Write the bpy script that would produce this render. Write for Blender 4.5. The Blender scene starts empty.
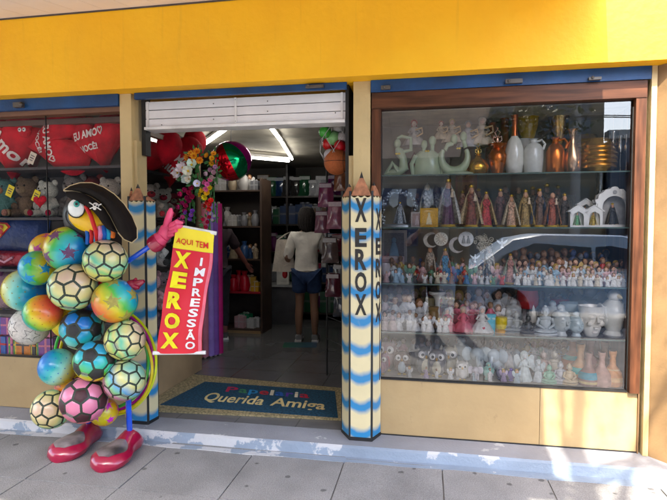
import bpy, bmesh, math, random
from mathutils import Vector, Matrix, noise
random.seed(7)
R = math.radians
S = bpy.context.scene
COL = S.collection
# ---------------------------------------------------------------- camera
CAMZ, CAMD, YAW, PITCH, FPX = 1.46, 3.4, R(10.4), R(-2.36), 510.0
cam_d = bpy.data.cameras.new('camera'); cam = bpy.data.objects.new('camera', cam_d); COL.objects.link(cam)
cam.location = (0, -CAMD, CAMZ)
cam.rotation_euler = (R(90) + PITCH, 0, YAW)
cam_d.sensor_width = 36; cam_d.lens = FPX / 667 * 36; cam_d.clip_end = 500; cam_d.clip_start = 0.02
S.camera = cam
# ---------------------------------------------------------------- sky, sun, exposure
SUN_EL, SUN_AZ = R(48), R(-4)            # azimuth measured from -Y (in front of the shop) towards +X
world = bpy.data.worlds.new('World'); S.world = world; world.use_nodes = True
wn = world.node_tree; bg = wn.nodes['Background']
sky = wn.nodes.new('ShaderNodeTexSky'); sky.sky_type = 'NISHITA'; sky.sun_disc = False
sky.sun_elevation = SUN_EL; sky.sun_rotation = R(180) - SUN_AZ; sky.air_density = 1.0; sky.dust_density = 2.5
wn.links.new(sky.outputs[0], bg.inputs[0]); bg.inputs[1].default_value = 0.15
sl = bpy.data.lights.new('sun', 'SUN'); sl.energy = 2.0; sl.angle = R(0.6); sl.color = (1, .92, .78)
sun = bpy.data.objects.new('sun', sl); COL.objects.link(sun)
sdir = Vector((math.sin(SUN_AZ) * math.cos(SUN_EL), -math.cos(SUN_AZ) * math.cos(SUN_EL), math.sin(SUN_EL)))
sun.rotation_euler = sdir.to_track_quat('Z', 'Y').to_euler(); sun.location = (0, -8, 10)
S.view_settings.view_transform = 'Standard'; S.view_settings.look = 'None'
S.view_settings.exposure = 2.95; S.view_settings.gamma = 1
S.render.engine = 'CYCLES'
S.cycles.max_bounces = 7; S.cycles.transparent_max_bounces = 12; S.cycles.diffuse_bounces = 4; S.cycles.glossy_bounces = 4
S.cycles.caustics_reflective = False; S.cycles.caustics_refractive = False
# ---------------------------------------------------------------- photo measurements turned into places
_fw = Vector((-math.sin(YAW) * math.cos(PITCH), math.cos(YAW) * math.cos(PITCH), math.sin(PITCH)))
_rt = Vector((math.cos(YAW), math.sin(YAW), 0)); _up = _rt.cross(_fw); _C = Vector((0, -CAMD, CAMZ))
def W(u, v, y):
    d = _fw + _rt * ((u - 333.5) / FPX) - _up * ((v - 250) / FPX)
    return _C + d * ((y + CAMD) / d.y)
def PM(u, y):                            # metres per photo pixel there
    return (W(u, 230, y) - _C).dot(_fw) / FPX
# ---------------------------------------------------------------- materials
MATS = {}
def nd(nt, t, **k):
    n = nt.nodes.new(t)
    for a, b in k.items(): setattr(n, a, b)
    return n
def mat(name, col, rough=.6, metal=0, var=.12, sc=8, bump=.0, bsc=60, spec=.5, coat=0, emit=0, dark=None, trans=0, sheen=0):
    if name in MATS: return MATS[name]
    m = bpy.data.materials.new(name); m.use_nodes = True; nt = m.node_tree; b = nt.nodes['Principled BSDF']
    tc = nd(nt, 'ShaderNodeTexCoord'); nz = nd(nt, 'ShaderNodeTexNoise'); nz.inputs['Scale'].default_value = sc; nz.inputs['Detail'].default_value = 6
    nt.links.new(tc.outputs['Object'], nz.inputs['Vector'])
    rp = nd(nt, 'ShaderNodeValToRGB'); e = rp.color_ramp.elements
    c = Vector(col); d = Vector(dark) if dark else c * (1 - var * 2)
    e[0].position = .32; e[1].position = .68
    e[0].color = (*d, 1); e[1].color = (*[min(1, x) for x in (c * (1 + var * .5))], 1)
    nt.links.new(nz.outputs['Fac'], rp.inputs[0]); nt.links.new(rp.outputs[0], b.inputs['Base Color'])
    b.inputs['Roughness'].default_value = rough; b.inputs['Metallic'].default_value = metal
    b.inputs['Specular IOR Level'].default_value = spec; b.inputs['Coat Weight'].default_value = coat
    b.inputs['Sheen Weight'].default_value = sheen
    if trans: b.inputs['Transmission Weight'].default_value = trans
    if emit:
        b.inputs['Emission Color'].default_value = (*col, 1); b.inputs['Emission Strength'].default_value = emit
    if bump:
        n2 = nd(nt, 'ShaderNodeTexNoise'); n2.inputs['Scale'].default_value = bsc; n2.inputs['Detail'].default_value = 4
        nt.links.new(tc.outputs['Object'], n2.inputs['Vector'])
        bp = nd(nt, 'ShaderNodeBump'); bp.inputs['Strength'].default_value = bump; bp.inputs['Distance'].default_value = .02
        nt.links.new(n2.outputs['Fac'], bp.inputs['Height']); nt.links.new(bp.outputs[0], b.inputs['Normal'])
    MATS[name] = m; return m
def C(rgb, **k):                         # quick colour material
    l_ = sum(rgb) / 3; rgb = tuple(min(.88, max(.004, l_ + (x - l_) * 1.25)) for x in rgb)
    key = 'paint_%02x%02x%02x' % tuple(int(max(0, min(1, x)) * 255) for x in rgb) + ''.join('_%s%s' % (a, b) for a, b in sorted(k.items()))
    return mat(key, rgb, **k)
def glass_mat(name, refl=.10, tint=(1, 1, 1)):
    m = bpy.data.materials.new(name); m.use_nodes = True; nt = m.node_tree; nt.nodes.clear()
    o = nd(nt, 'ShaderNodeOutputMaterial'); t = nd(nt, 'ShaderNodeBsdfTransparent'); g = nd(nt, 'ShaderNodeBsdfGlossy')
    t.inputs[0].default_value = (*tint, 1); g.inputs['Roughness'].default_value = 0.004
    lw = nd(nt, 'ShaderNodeFresnel'); lw.inputs['IOR'].default_value = 1.5
    ml = nd(nt, 'ShaderNodeMath', operation='MULTIPLY'); ml.inputs[1].default_value = refl / .04; ml.use_clamp = True
    nt.links.new(lw.outputs[0], ml.inputs[0])
    mx = nd(nt, 'ShaderNodeMixShader'); nt.links.new(ml.outputs[0], mx.inputs[0]); nt.links.new(t.outputs[0], mx.inputs[1]); nt.links.new(g.outputs[0], mx.inputs[2])
    nt.links.new(mx.outputs[0], o.inputs[0]); return m
# ---------------------------------------------------------------- mesh building
class G:
    def __init__(s): s.v = []; s.f = []; s.m = []
    def add(s, vs, fs, mi=0):
        o = len(s.v); s.v += [tuple(p) for p in vs]; s.f += [tuple(i + o for i in f) for f in fs]; s.m += [mi] * len(fs); return s
    def box(s, c, d, rot=None, mi=0):
        vs = [Vector((x * d[0] / 2, y * d[1] / 2, z * d[2] / 2)) for x in (-1, 1) for y in (-1, 1) for z in (-1, 1)]
        if rot is not None: vs = [rot @ p for p in vs]
        c = Vector(c); vs = [p + c for p in vs]
        return s.add(vs, [(0, 1, 3, 2), (4, 6, 7, 5), (0, 4, 5, 1), (2, 3, 7, 6), (0, 2, 6, 4), (1, 5, 7, 3)], mi)
    def bb(s, x0, x1, y0, y1, z0, z1, mi=0): return s.box(((x0 + x1) / 2, (y0 + y1) / 2, (z0 + z1) / 2), (x1 - x0, y1 - y0, z1 - z0), None, mi)
    def lathe(s, prof, seg=20, c=(0, 0, 0), sx=1, sy=1, fold=0, nf=8, a0=0, a1=2 * math.pi, mi=0, rot=None, cap=True):
        full = abs(a1 - a0 - 2 * math.pi) < 1e-4; n = seg if full else seg + 1; vs = []; c = Vector(c)
        zmin = prof[0][1]; zmax = prof[-1][1]
        for r, z in prof:
            k = fold * (1 - (z - zmin) / (zmax - zmin + 1e-9))
            for i in range(n):
                a = a0 + (a1 - a0) * i / seg; rr = r * (1 + k * math.cos(nf * a))
                p = Vector((rr * math.cos(a) * sx, rr * math.sin(a) * sy, z))
                if rot is not None: p = rot @ p
                vs.append(p + c)
        fs = []
        for j in range(len(prof) - 1):
            for i in range(n if full else n - 1):
                k = (i + 1) % n; fs.append((j * n + i, j * n + k, (j + 1) * n + k, (j + 1) * n + i))
        if cap and full: fs.append(tuple(range(n))[::-1]); fs.append(tuple((len(prof) - 1) * n + i for i in range(n)))
        return s.add(vs, fs, mi)
    def ell(s, c, r, rot=None, seg=14, rings=9, mi=0):
        if isinstance(r, (int, float)): r = (r, r, r)
        c = Vector(c); vs = []; fs = []
        for j in range(1, rings):
            t = math.pi * j / rings
            for i in range(seg):
                a = 2 * math.pi * i / seg; vs.append(Vector((r[0] * math.sin(t) * math.cos(a), r[1] * math.sin(t) * math.sin(a), -r[2] * math.cos(t))))
        vs += [Vector((0, 0, -r[2])), Vector((0, 0, r[2]))]; b = len(vs) - 2
        if rot is not None: vs = [rot @ p for p in vs]
        vs = [p + c for p in vs]
        for j in range(rings - 2):
            for i in range(seg): k = (i + 1) % seg; fs.append((j * seg + i, j * seg + k, (j + 1) * seg + k, (j + 1) * seg + i))
        for i in range(seg):
            k = (i + 1) % seg; fs.append((b, k, i)); fs.append((b + 1, (rings - 2) * seg + i, (rings - 2) * seg + k))
        return s.add(vs, fs, mi)
    def tube(s, pts, r, seg=8, mi=0, closed=False, flat=1):
        pts = [Vector(p) for p in pts]; n = len(pts); rs = r if isinstance(r, (list, tuple)) else [r] * n; vs = []; fs = []
        prev = None
        for i, p in enumerate(pts):
            if closed: t = pts[(i + 1) % n] - pts[i - 1]
            else: t = pts[min(i + 1, n - 1)] - pts[max(i - 1, 0)]
            t.normalize()
            if prev is None: a = t.orthogonal().normalized()
            else: a = (prev - t * prev.dot(t)).normalized()
            prev = a; b = t.cross(a)
            for k in range(seg):
                q = 2 * math.pi * k / seg; vs.append(p + (a * math.cos(q) + b * math.sin(q) * flat) * rs[i])
        for i in range(n if closed else n - 1):
            j = (i + 1) % n
            for k in range(seg): l = (k + 1) % seg; fs.append((i * seg + k, i * seg + l, j * seg + l, j * seg + k))
        if not closed: fs.append(tuple(range(seg))[::-1]); fs.append(tuple((n - 1) * seg + k for k in range(seg)))
        return s.add(vs, fs, mi)
    def prism(s, out, y0, y1, mi=0, hole=None):       # outline in xz, extruded along y
        n = len(out); vs = [(x, y0, z) for x, z in out] + [(x, y1, z) for x, z in out]
        fs = [(i, (i + 1) % n, (i + 1) % n + n, i + n) for i in range(n)]
        if hole is None: fs += [tuple(range(n))[::-1], tuple(range(n, 2 * n))]
        else:
            o = 2 * n; vs += [(x, y0, z) for x, z in hole] + [(x, y1, z) for x, z in hole]
            for i in range(n):
                j = (i + 1) % n; fs += [(i, o + i, o + j, j), (n + i, n + j, o + n + j, o + n + i), (o + i, o + n + i, o + n + j, o + j)]
        return s.add(vs, fs, mi)
    def patch(s, fn, nu, nv, th=0, mi=0):            # parametric sheet, optional thickness vector
        vs = [Vector(fn(i / nu, j / nv)) for j in range(nv + 1) for i in range(nu + 1)]; q = nu + 1
        fs = [(j * q + i, j * q + i + 1, (j + 1) * q + i + 1, (j + 1) * q + i) for j in range(nv) for i in range(nu)]
        if th:
            t = Vector(th); o = len(vs); vs += [p + t for p in vs]; fs += [tuple(i + o for i in f[::-1]) for f in fs]
            ring = list(range(nu)) + [j * q + nu for j in range(nv)] + [nv * q + i for i in range(nu, 0, -1)] + [j * q for j in range(nv, 0, -1)]
            for a in range(len(ring)): b = ring[(a + 1) % len(ring)]; a_ = ring[a]; fs.append((b, a_, a_ + o, b + o))
        return s.add(vs, fs, mi)
    def xf(s, M): s.v = [tuple(M @ Vector(p)) for p in s.v]; return s
    def mesh(s, name, smooth=True, fixn=True):
        me = bpy.data.meshes.new(name); me.from_pydata(s.v, [], s.f)
        for p, mi in zip(me.polygons, s.m): p.material_index = mi; p.use_smooth = smooth
        if fixn:
            bm = bmesh.new(); bm.from_mesh(me); bmesh.ops.recalc_face_normals(bm, faces=bm.faces); bm.to_mesh(me); bm.free()
        for _ in range(max(s.m or [0]) + 1): me.materials.append(None)
        if smooth:
            try: me.set_sharp_from_angle(angle=R(40))
            except Exception: pass
        me.update(); return me
def put(name, me, mats, parent=None, loc=None):
    o = bpy.data.objects.new(name, me); COL.objects.link(o)
    if not isinstance(mats, (list, tuple)): mats = [mats]
    if isinstance(me, bpy.types.Mesh):
        while len(me.materials) < len(mats): me.materials.append(None)
    for i, m in enumerate(mats):
        if i < len(o.material_slots): o.material_slots[i].link = 'OBJECT'; o.material_slots[i].material = m
    if parent is not None: o.parent = parent
    if loc is not None: o.location = loc
    return o
CACHE = {}
def cm(key, fn, smooth=True):
    if key not in CACHE: CACHE[key] = fn().mesh(key if isinstance(key, str) else str(key[0]), smooth)
    return CACHE[key]
def tag(o, label, cat, group=None):
    o['label'] = label; o['category'] = cat
    if group: o['group'] = group
    return o
def thing(name, label, cat, loc=(0, 0, 0), rz=0, s=1, group=None):
    o = bpy.data.objects.new(name, None); COL.objects.link(o); o.location = loc; o.rotation_euler = (0, 0, rz)
    o.scale = s if isinstance(s, (tuple, list)) else (s, s, s); o.empty_display_size = .05
    return tag(o, label, cat, group)
def solo(name, g, m, label, cat, loc=(0, 0, 0), group=None, smooth=True):
    return tag(put(name, g.mesh(name, smooth), m, None, loc), label, cat, group)
def struct(name, g, m, smooth=False):
    o = put(name, g.mesh(name, smooth), m); o['kind'] = 'structure'; return o
def text_geo(st, bold=0.0, res=3):
    cu = bpy.data.curves.new('t', 'FONT'); cu.body = st; cu.resolution_u = res; cu.offset = bold; cu.size = 1
    o = bpy.data.objects.new('t', cu); COL.objects.link(o); bpy.context.view_layer.update()
    me = bpy.data.meshes.new_from_object(o.evaluated_get(bpy.context.evaluated_depsgraph_get()))
    vs = [tuple(v.co) for v in me.vertices]; fs = [tuple(p.vertices) for p in me.polygons]
    bpy.data.objects.remove(o); bpy.data.curves.remove(cu); bpy.data.meshes.remove(me)
    x0 = min(v[0] for v in vs); x1 = max(v[0] for v in vs); y0 = min(v[1] for v in vs); y1 = max(v[1] for v in vs)
    return [((v[0] - x0) / (x1 - x0), (v[1] - y0) / (y1 - y0)) for v in vs], fs, (x1 - x0) / (y1 - y0)
def lettering(name, parts, mp, m, parent, bold=.02, shear=0):
    """parts: (string, a0, b0, a1, b1) rectangles in the surface's own a,b coordinates; mp maps (a,b) to a point."""
    g = G()
    for st, a0, b0, a1, b1 in parts:
        vs, fs, asp = text_geo(st, bold)
        g.add([mp(a0 + (a1 - a0) * (x + shear * y), b0 + (b1 - b0) * y) for x, y in vs], fs)
    return put(name, g.mesh(name, False, False), m, parent)
def sub(o): return o
def weather(m, col, scale=(1, 1, 1), sc=2.0, lo=.55, hi=.75, amt=.5, detail=8, seed=0):
    nt = m.node_tree; b = nt.nodes['Principled BSDF']; old = b.inputs['Base Color'].links[0].from_socket
    tc = nd(nt, 'ShaderNodeTexCoord'); mp = nd(nt, 'ShaderNodeMapping'); mp.inputs['Scale'].default_value = scale; mp.inputs['Location'].default_value = (seed, seed * .7, seed * 1.3)
    nt.links.new(tc.outputs['Object'], mp.inputs[0]); n = nd(nt, 'ShaderNodeTexNoise'); n.inputs['Scale'].default_value = sc; n.inputs['Detail'].default_value = detail; n.inputs['Roughness'].default_value = .6
    nt.links.new(mp.outputs[0], n.inputs[0]); r = nd(nt, 'ShaderNodeMapRange'); r.inputs[1].default_value = lo; r.inputs[2].default_value = hi; r.inputs[3].default_value = 0; r.inputs[4].default_value = amt
    nt.links.new(n.outputs['Fac'], r.inputs[0]); mx = nd(nt, 'ShaderNodeMix', data_type='RGBA'); mx.inputs[7].default_value = (*col, 1)
    nt.links.new(r.outputs[0], mx.inputs[0]); nt.links.new(old, mx.inputs[6]); nt.links.new(mx.outputs[2], b.inputs['Base Color']); return m
# ================================================================ SETTING
asphalt = mat('worn_concrete_road', (.36, .355, .345), .9, sc=1.2, bump=.3, bsc=90, var=.15)
def sidewalk_mat():
    m = mat('sidewalk_tiles', (.265, .262, .26), .85, sc=2.2, bump=.25, bsc=140, var=.16); nt = m.node_tree; b = nt.nodes['Principled BSDF']
    old = b.inputs['Base Color'].links[0].from_socket
    tc = nd(nt, 'ShaderNodeTexCoord')
    n = nd(nt, 'ShaderNodeTexNoise'); n.inputs['Scale'].default_value = 160; nt.links.new(tc.outputs['Object'], n.inputs['Vector'])
    r = nd(nt, 'ShaderNodeMapRange'); r.inputs[1].default_value = .3; r.inputs[2].default_value = .7; r.inputs[3].default_value = .72; r.inputs[4].default_value = 1.2
    nt.links.new(n.outputs['Fac'], r.inputs[0])
    mx = nd(nt, 'ShaderNodeVectorMath', operation='SCALE'); nt.links.new(old, mx.inputs[0]); nt.links.new(r.outputs[0], mx.inputs['Scale'])
    v = nd(nt, 'ShaderNodeTexVoronoi'); v.inputs['Scale'].default_value = 6.5; nt.links.new(tc.outputs['Object'], v.inputs['Vector'])   # chewing-gum spots
    n3 = nd(nt, 'ShaderNodeTexNoise'); n3.inputs['Scale'].default_value = 30; nt.links.new(tc.outputs['Object'], n3.inputs['Vector'])
    ad = nd(nt, 'ShaderNodeMath', operation='MULTIPLY_ADD'); ad.inputs[1].default_value = .12; nt.links.new(n3.outputs['Fac'], ad.inputs[0]); nt.links.new(v.outputs['Distance'], ad.inputs[2])
    cr = nd(nt, 'ShaderNodeValToRGB'); cr.color_ramp.elements[0].position = .15; cr.color_ramp.elements[0].color = (.42, .42, .42, 1); cr.color_ramp.elements[1].position = .19
    nt.links.new(ad.outputs[0], cr.inputs[0])
    m2 = nd(nt, 'ShaderNodeMix', data_type='RGBA', blend_type='MULTIPLY'); m2.inputs[0].default_value = 1
    nt.links.new(mx.outputs[0], m2.inputs[6]); nt.links.new(cr.outputs[0], m2.inputs[7]); nt.links.new(m2.outputs[2], b.inputs['Base Color'])
    return m
g = G().bb(-60, 60, -60, -4.6, -.3, -.12); struct('road', g, asphalt)
g = G()
xs = [-8.3 + .6 * i for i in range(28)] ; ys = [-4.45, -3.85, -3.25, -2.65, -2.05, -1.45, -.85, -.25, 0.2]
rr = random.Random(3)
for i in range(len(xs) - 1):
    for j in range(len(ys) - 1):
        dz = rr.uniform(-.0015, .0015); g.bb(xs[i] + .004, xs[i + 1] - .004, ys[j] + .004, ys[j + 1] - .004, -.06, dz)
struct('sidewalk', g, sidewalk_mat())
struct('ground', G().bb(-60, 60, -4.6, 40, -.3, -.008), mat('grout', (.17, .165, .16), .95))
struct('kerb', G().bb(-60, 60, -4.62, -4.452, -.2, .004), mat('kerb_stone', (.35, .34, .32), .8, sc=5, bump=.2))
struct('far_sidewalk', G().bb(-60, 60, -16, -12, -.2, .0), mat('far_paving', (.33, .32, .3), .85, sc=1.5))
mk = G()
for i in range(-8, 9): mk.bb(i * 5.2, i * 5.2 + 2.6, -8.4, -8.28, -.118, -.114)
struct('road_markings', mk, mat('road_paint', (.7, .68, .6), .7, sc=20))
# painted step along the shop front
def step_mat(side):
    m = mat('step_paint_' + side, (.27, .28, .31) if side == 'top' else (.25, .31, .39), .7, sc=3, bump=.25, bsc=70, var=.1)
    nt = m.node_tree; b = nt.nodes['Principled BSDF']; old = b.inputs['Base Color'].links[0].from_socket
    tc = nd(nt, 'ShaderNodeTexCoord'); n = nd(nt, 'ShaderNodeTexNoise'); n.inputs['Scale'].default_value = 3.4; n.inputs['Detail'].default_value = 9; n.inputs['Roughness'].default_value = .62
    nt.links.new(tc.outputs['Object'], n.inputs['Vector'])
    sx = nd(nt, 'ShaderNodeSeparateXYZ'); nt.links.new(tc.outputs['Object'], sx.inputs[0])
    mr = nd(nt, 'ShaderNodeMapRange'); mr.inputs[1].default_value = -1.9; mr.inputs[2].default_value = .9; mr.inputs[3].default_value = .085 if side != 'top' else .0; mr.inputs[4].default_value = -.12
    nt.links.new(sx.outputs[0], mr.inputs[0]); ad = nd(nt, 'ShaderNodeMath', operation='ADD'); nt.links.new(n.outputs['Fac'], ad.inputs[0]); nt.links.new(mr.outputs[0], ad.inputs[1])
    cr = nd(nt, 'ShaderNodeValToRGB'); cr.color_ramp.elements[0].position = .535 if side != 'top' else .585; cr.color_ramp.elements[1].position = cr.color_ramp.elements[0].position + .02
    nt.links.new(ad.outputs[0], cr.inputs[0])
    mx = nd(nt, 'ShaderNodeMix', data_type='RGBA'); mx.inputs[7].default_value = (.50, .51, .53, 1) if side != 'top' else (.45, .46, .47, 1)
    nt.links.new(cr.outputs[0], mx.inputs[0]); nt.links.new(old, mx.inputs[6]); nt.links.new(mx.outputs[2], b.inputs['Base Color']); return m
def step_geo():
    g = G(); n = 90; x0, x1 = -8, 1.95
    rj = random.Random(5)
    def prof(x):
        w = noise.noise(Vector((x * 2.2, 0, 3))) * .012
        return [(0.02, .0), (.02, .07), (-.2 + w, .066 + w * .2), (-.218 + w, .055), (-.225 + w, .0), (-.3 + w * 3, .003), (-.3 + w * 3, -.01)]
    P = [prof(x0 + (x1 - x0) * i / n) for i in range(n + 1)]
    vs = [(x0 + (x1 - x0) * i / n, y, z) for i, p in enumerate(P) for y, z in p]; q = len(P[0])
    fs = [(i * q + k, (i + 1) * q + k, (i + 1) * q + k + 1, i * q + k + 1) for i in range(n) for k in range(q - 1)]
    g.add(vs, fs); g.m = [0 if (k < 2) else 1 for i in range(n) for k in range(q - 1)]
    return g
st = put('step', step_geo().mesh('step', False), [step_mat('top'), step_mat('riser')]); st['kind'] = 'structure'
# ---------------------------------------------------------------- shop front
yellow = mat('yellow_render', (.95, .50, .004), .6, sc=1.6, var=.05, bump=.15, bsc=25, dark=(.90, .44, .003))
weather(yellow, (.55, .27, .02), (1.2, 1, .35), 3, .52, .75, .12); weather(yellow, (.98, .60, .02), (1, 1, 1), 1.1, .5, .7, .35, seed=4); weather(yellow, (.3, .17, .03), (9, 1, .5), 2.2, .62, .74, .12, seed=9)
beige = mat('beige_board', (.44, .31, .15), .55, sc=2.5, var=.07, bump=.06, bsc=30)
weather(beige, (.36, .23, .10), (1, 1, 1), 3, .55, .75, .35); weather(beige, (.25, .16, .08), (1, 1, .6), 14, .66, .72, .45, seed=3); weather(beige, (.55, .42, .22), (1, 1, 1), 1.3, .5, .7, .35, seed=7)
beige2 = mat('beige_pillar', (.56, .42, .20), .55, sc=4, var=.08, bump=.08)
weather(beige2, (.3, .2, .1), (4, 4, .6), 3, .58, .75, .5)
wood = mat('varnished_wood', (.11, .040, .017), .45, sc=1, var=.3, spec=.25)
def grain(m, ax=0):
    nt = m.node_tree; nz = [n for n in nt.nodes if n.type == 'TEX_NOISE'][0]; tc = [n for n in nt.nodes if n.type == 'TEX_COORD'][0]
    mp = nd(nt, 'ShaderNodeMapping'); s = [40, 40, 40]; s[ax] = 3; mp.inputs['Scale'].default_value = s; nt.links.new(tc.outputs['Object'], mp.inputs[0]); nt.links.new(mp.outputs[0], nz.inputs['Vector']); nz.inputs['Scale'].default_value = 1
grain(wood)
wood_v = mat('varnished_wood_upright', (.11, .040, .017), .45, sc=1, var=.3, spec=.25); grain(wood_v, 2)
blue = mat('blue_shutter_rail', (.003, .055, .18), .5, sc=6, var=.2, bump=.1)
black = mat('black_gap', (.012, .012, .012), .6)
white_pl = mat('white_shutter', (.78, .76, .76), .45, sc=9, var=.04)
shop = thing('shop_front', 'yellow beamed gift and stationery shop facade with beige pillars, panels and blue rails', 'shop')
put('wall', G().bb(-8, 4, -.15, .25, 2.43, 2.975).mesh('beam', False), yellow, shop)
put('upper_wall', G().bb(-8, 4, .26, .5, 2.50, 6.5).mesh('upper', False), mat('upper_wall', (.55, .5, .42), .8), shop)
put('pillar', G().bb(-.485, -.372, -.03, .2, .07, 2.429).bb(-.52, -.49, .0, .2, .07, 1.95).mesh('p', False), beige2, shop)
put('pillar', G().bb(-2.183, -2.093, -.03, .12, .07, 2.429).bb(-2.092, -2.065, -.01, .12, .07, 2.1).mesh('p', False), beige2, shop)
put('pillar', G().bb(1.307, 1.337, -.04, .3, .071, 2.429).mesh('p', False), beige2, shop)
put('side_wall', G().add([(1.338, -.03, .0), (2.1, -.95, .0), (2.22, -.87, .0), (1.52, .2, .0), (1.338, -.03, 2.429), (2.1, -.95, 2.429), (2.22, -.87, 2.429), (1.52, .2, 2.429)], [(0, 1, 5, 4), (1, 2, 6, 5), (2, 3, 7, 6), (3, 0, 4, 7), (4, 5, 6, 7)]).mesh('sw', False), mat('tan_door_leaf', (.27, .165, .075), .5, sc=2.5, var=.15, bump=.08), shop)
put('jamb', G().bb(1.2945, 1.306, .02, .3, .07, 2.429).mesh('j', False), black, shop)
put('jamb', G().bb(-2.06, -2.03, .05, .12, 2.0, 2.43).mesh('j', False), black, shop)
put('jamb', G().bb(-.548, -.525, .03, .3, .07, 2.43).mesh('j', False), black, shop)
put('post', G().bb(1.287, 1.294, -.01, .2, .07, 2.35).mesh('j', False), mat('dark_tan_edge', (.22, .13, .06), .6), shop)
put('blue_rail', G().bb(-.368, 1.303, -.045, -.037, 2.351, 2.4285).mesh('b', False), blue, shop)
put('blue_rail', G().bb(-2.062, -.53, -.04, -.01, 2.386, 2.4285).mesh('b', False), blue, shop)
put('blue_rail', G().bb(-6, -2.187, -.045, -.012, 2.346, 2.4285).mesh('b', False), blue, shop)
iron = mat('dull_iron', (.12, .11, .10), .5, metal=.6)
for q in [(.47, .57, -.07, -.046, 2.36, 2.385), (-.30, -.24, -.07, -.046, 2.36, 2.385), (.95, 1.02, -.07, -.046, 2.356, 2.372), (-.80, -.68, -.07, -.041, 2.395, 2.412)]: put('latch', G().bb(*q).ell((q[0] + .02, -.072, q[4] + .013), .009).mesh('l', False), iron, shop)
put('latch', G().bb(-3.02, -2.95, -.08, -.046, 2.36, 2.395).ell((-2.95, -.08, 2.378), .014).mesh('l', False), MATS['dull_iron'], shop)
# beige lower panels
bp = G().bb(-.303, .716, .004, .05, .075, .447).bb(.719, 1.286, .004, .05, .075, .447)
put('lower_panel', bp.mesh('lp', False), beige, shop)
put('lower_panel', G().bb(-6, -2.19, .004, .05, .075, .468).mesh('lp', False), beige, shop)
sidepan = put('lower_panel', G().bb(-2.19, -2.17, .055, 1.25, .08, .468).mesh('lp', False), mat('tan_side_board', (.42, .28, .15), .5, sc=3), shop)
put('skirting', G().bb(-.303, 1.29, -.001, .003, .070, .078).mesh('sk', False), black, shop)
# right window frame
fr = put('window_frame', G().bb(-.363, 1.286, -.035, .06, 2.247, 2.349).mesh('wf', False), wood, shop)
put('window_frame', G().bb(-.363, -.304, -.03, .06, .451, 2.246).mesh('wf', False), wood_v, shop)
put('window_frame', G().bb(1.228, 1.2855, -.03, .09, .451, 2.246).mesh('wf', False), wood_v, shop)
put('window_trim', G().bb(-.303, 1.227, -.004, .04, .449, .457).bb(-.303, -.299, .002, .012, .458, 2.2).bb(1.222, 1.227, .002, .012, .458, 2.2).mesh('wf', False), black, shop)
winglass = glass_mat('window_glass', .115)
def pane(x0, x1, z0, z1, y=.012):
    return put('glass_pane', G().add([(x0, y, z0), (x1, y, z0), (x1, y, z1), (x0, y, z1)], [(0, 1, 2, 3)]).mesh('pane', False), winglass, shop)
pane(-.298, .368, .458, 2.246); pane(.371, 1.222, .458, 2.246)
# left window
put('window_frame', G().bb(-6, -2.186, -.01, .08, 2.312, 2.346).mesh('wf', False), mat('brown_header', (.2, .09, .045), .5, sc=5), shop)
winglass = glass_mat('left_window_glass', .018)
pane(-6, -2.83, .478, 2.31, .02); pane(-2.828, -2.186, .478, 2.31, .02)
put('window_trim', G().bb(-6, -2.19, .01, .03, .47, .477).bb(-2.8305, -2.8275, .015, .026, .478, 2.31).mesh('wf', False), black, shop)
gp = put('glass_pane', G().add([(-2.18, .13, .47), (-2.18, 1.25, .47), (-2.18, 1.25, 2.2), (-2.18, .13, 2.2)], [(0, 1, 2, 3)]).mesh('pane', False), glass_mat('side_glass', .05), shop)
put('side_post', G().bb(-2.195, -2.165, 1.2, 1.26, .47, 2.3).bb(-2.2, -2.16, .12, 1.26, 2.2, 2.24).mesh('sp', False), mat('brown_post', (.22, .12, .06), .5), shop)
# rolled shutter over the door
sh = thing('roller_shutter', 'white ribbed roller shutter box rolled up above the open doorway', 'shutter')
g = G()
z = 2.195
for k in range(3): g.bb(-2.028, -.552, .052 + .001 * (k % 2), .16, z + .006 + k * .063, z + .063 + k * .063)
put('slats', g.mesh('sl', False), white_pl, sh)
put('rail', G().bb(-2.029, -.551, .03, .17, 2.181, 2.2).mesh('sl', False), mat('white_rail', (.82, .80, .78), .4), sh)
for x in (-2.01, -1.335, -.575): put('bracket', G().bb(x - .008, x + .008, .044, .051, 2.203, 2.385).mesh('sl', False), MATS['white_rail'], sh)
g = G()
for x, z in [(-1.5, 2.35), (-1.5, 2.24), (-1.335, 2.22), (-1.335, 2.37), (-1.1, 2.35), (-1.1, 2.28), (-.62, 2.25), (-1.9, 2.215)]: put('bolt', G().ell((x, .048, z), (.004, .006, .004), seg=8, rings=6).mesh('bo'), iron, sh)

# ---------------------------------------------------------------- canopy over the pavement
def xe(y): return .92 - .2 * (-y - .15)
cn = thing('canopy', 'sloping pavement canopy lined with pale boards above the yellow beam', 'canopy')
sof = mat('soffit_boards', (.86, .78, .74), .5, sc=3, var=.04)
g = G(); N = 66
for i in range(N):
    x0 = -8 + i * .2; x1 = x0 + .197
    y1 = -3.2
    if x0 > xe(-3.2): y1 = -.15 - (.92 - x0) / .2
    if x0 >= .9: break
    y1 = max(y1, -3.2); zf = lambda y: 2.976 + (y + .15) * .2
    g.add([(x0, -.151, zf(-.15)), (x1, -.151, zf(-.15)), (x1, y1, zf(y1)), (x0, y1, zf(y1)), (x0, -.151, 3.03), (x1, -.151, 3.03), (x1, y1, zf(y1) + .05), (x0, y1, zf(y1) + .05)],
          [(0, 3, 2, 1), (4, 5, 6, 7), (0, 1, 5, 4), (1, 2, 6, 5), (2, 3, 7, 6), (3, 0, 4, 7)])
put('soffit', g.mesh('so', False), sof, cn)
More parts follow.
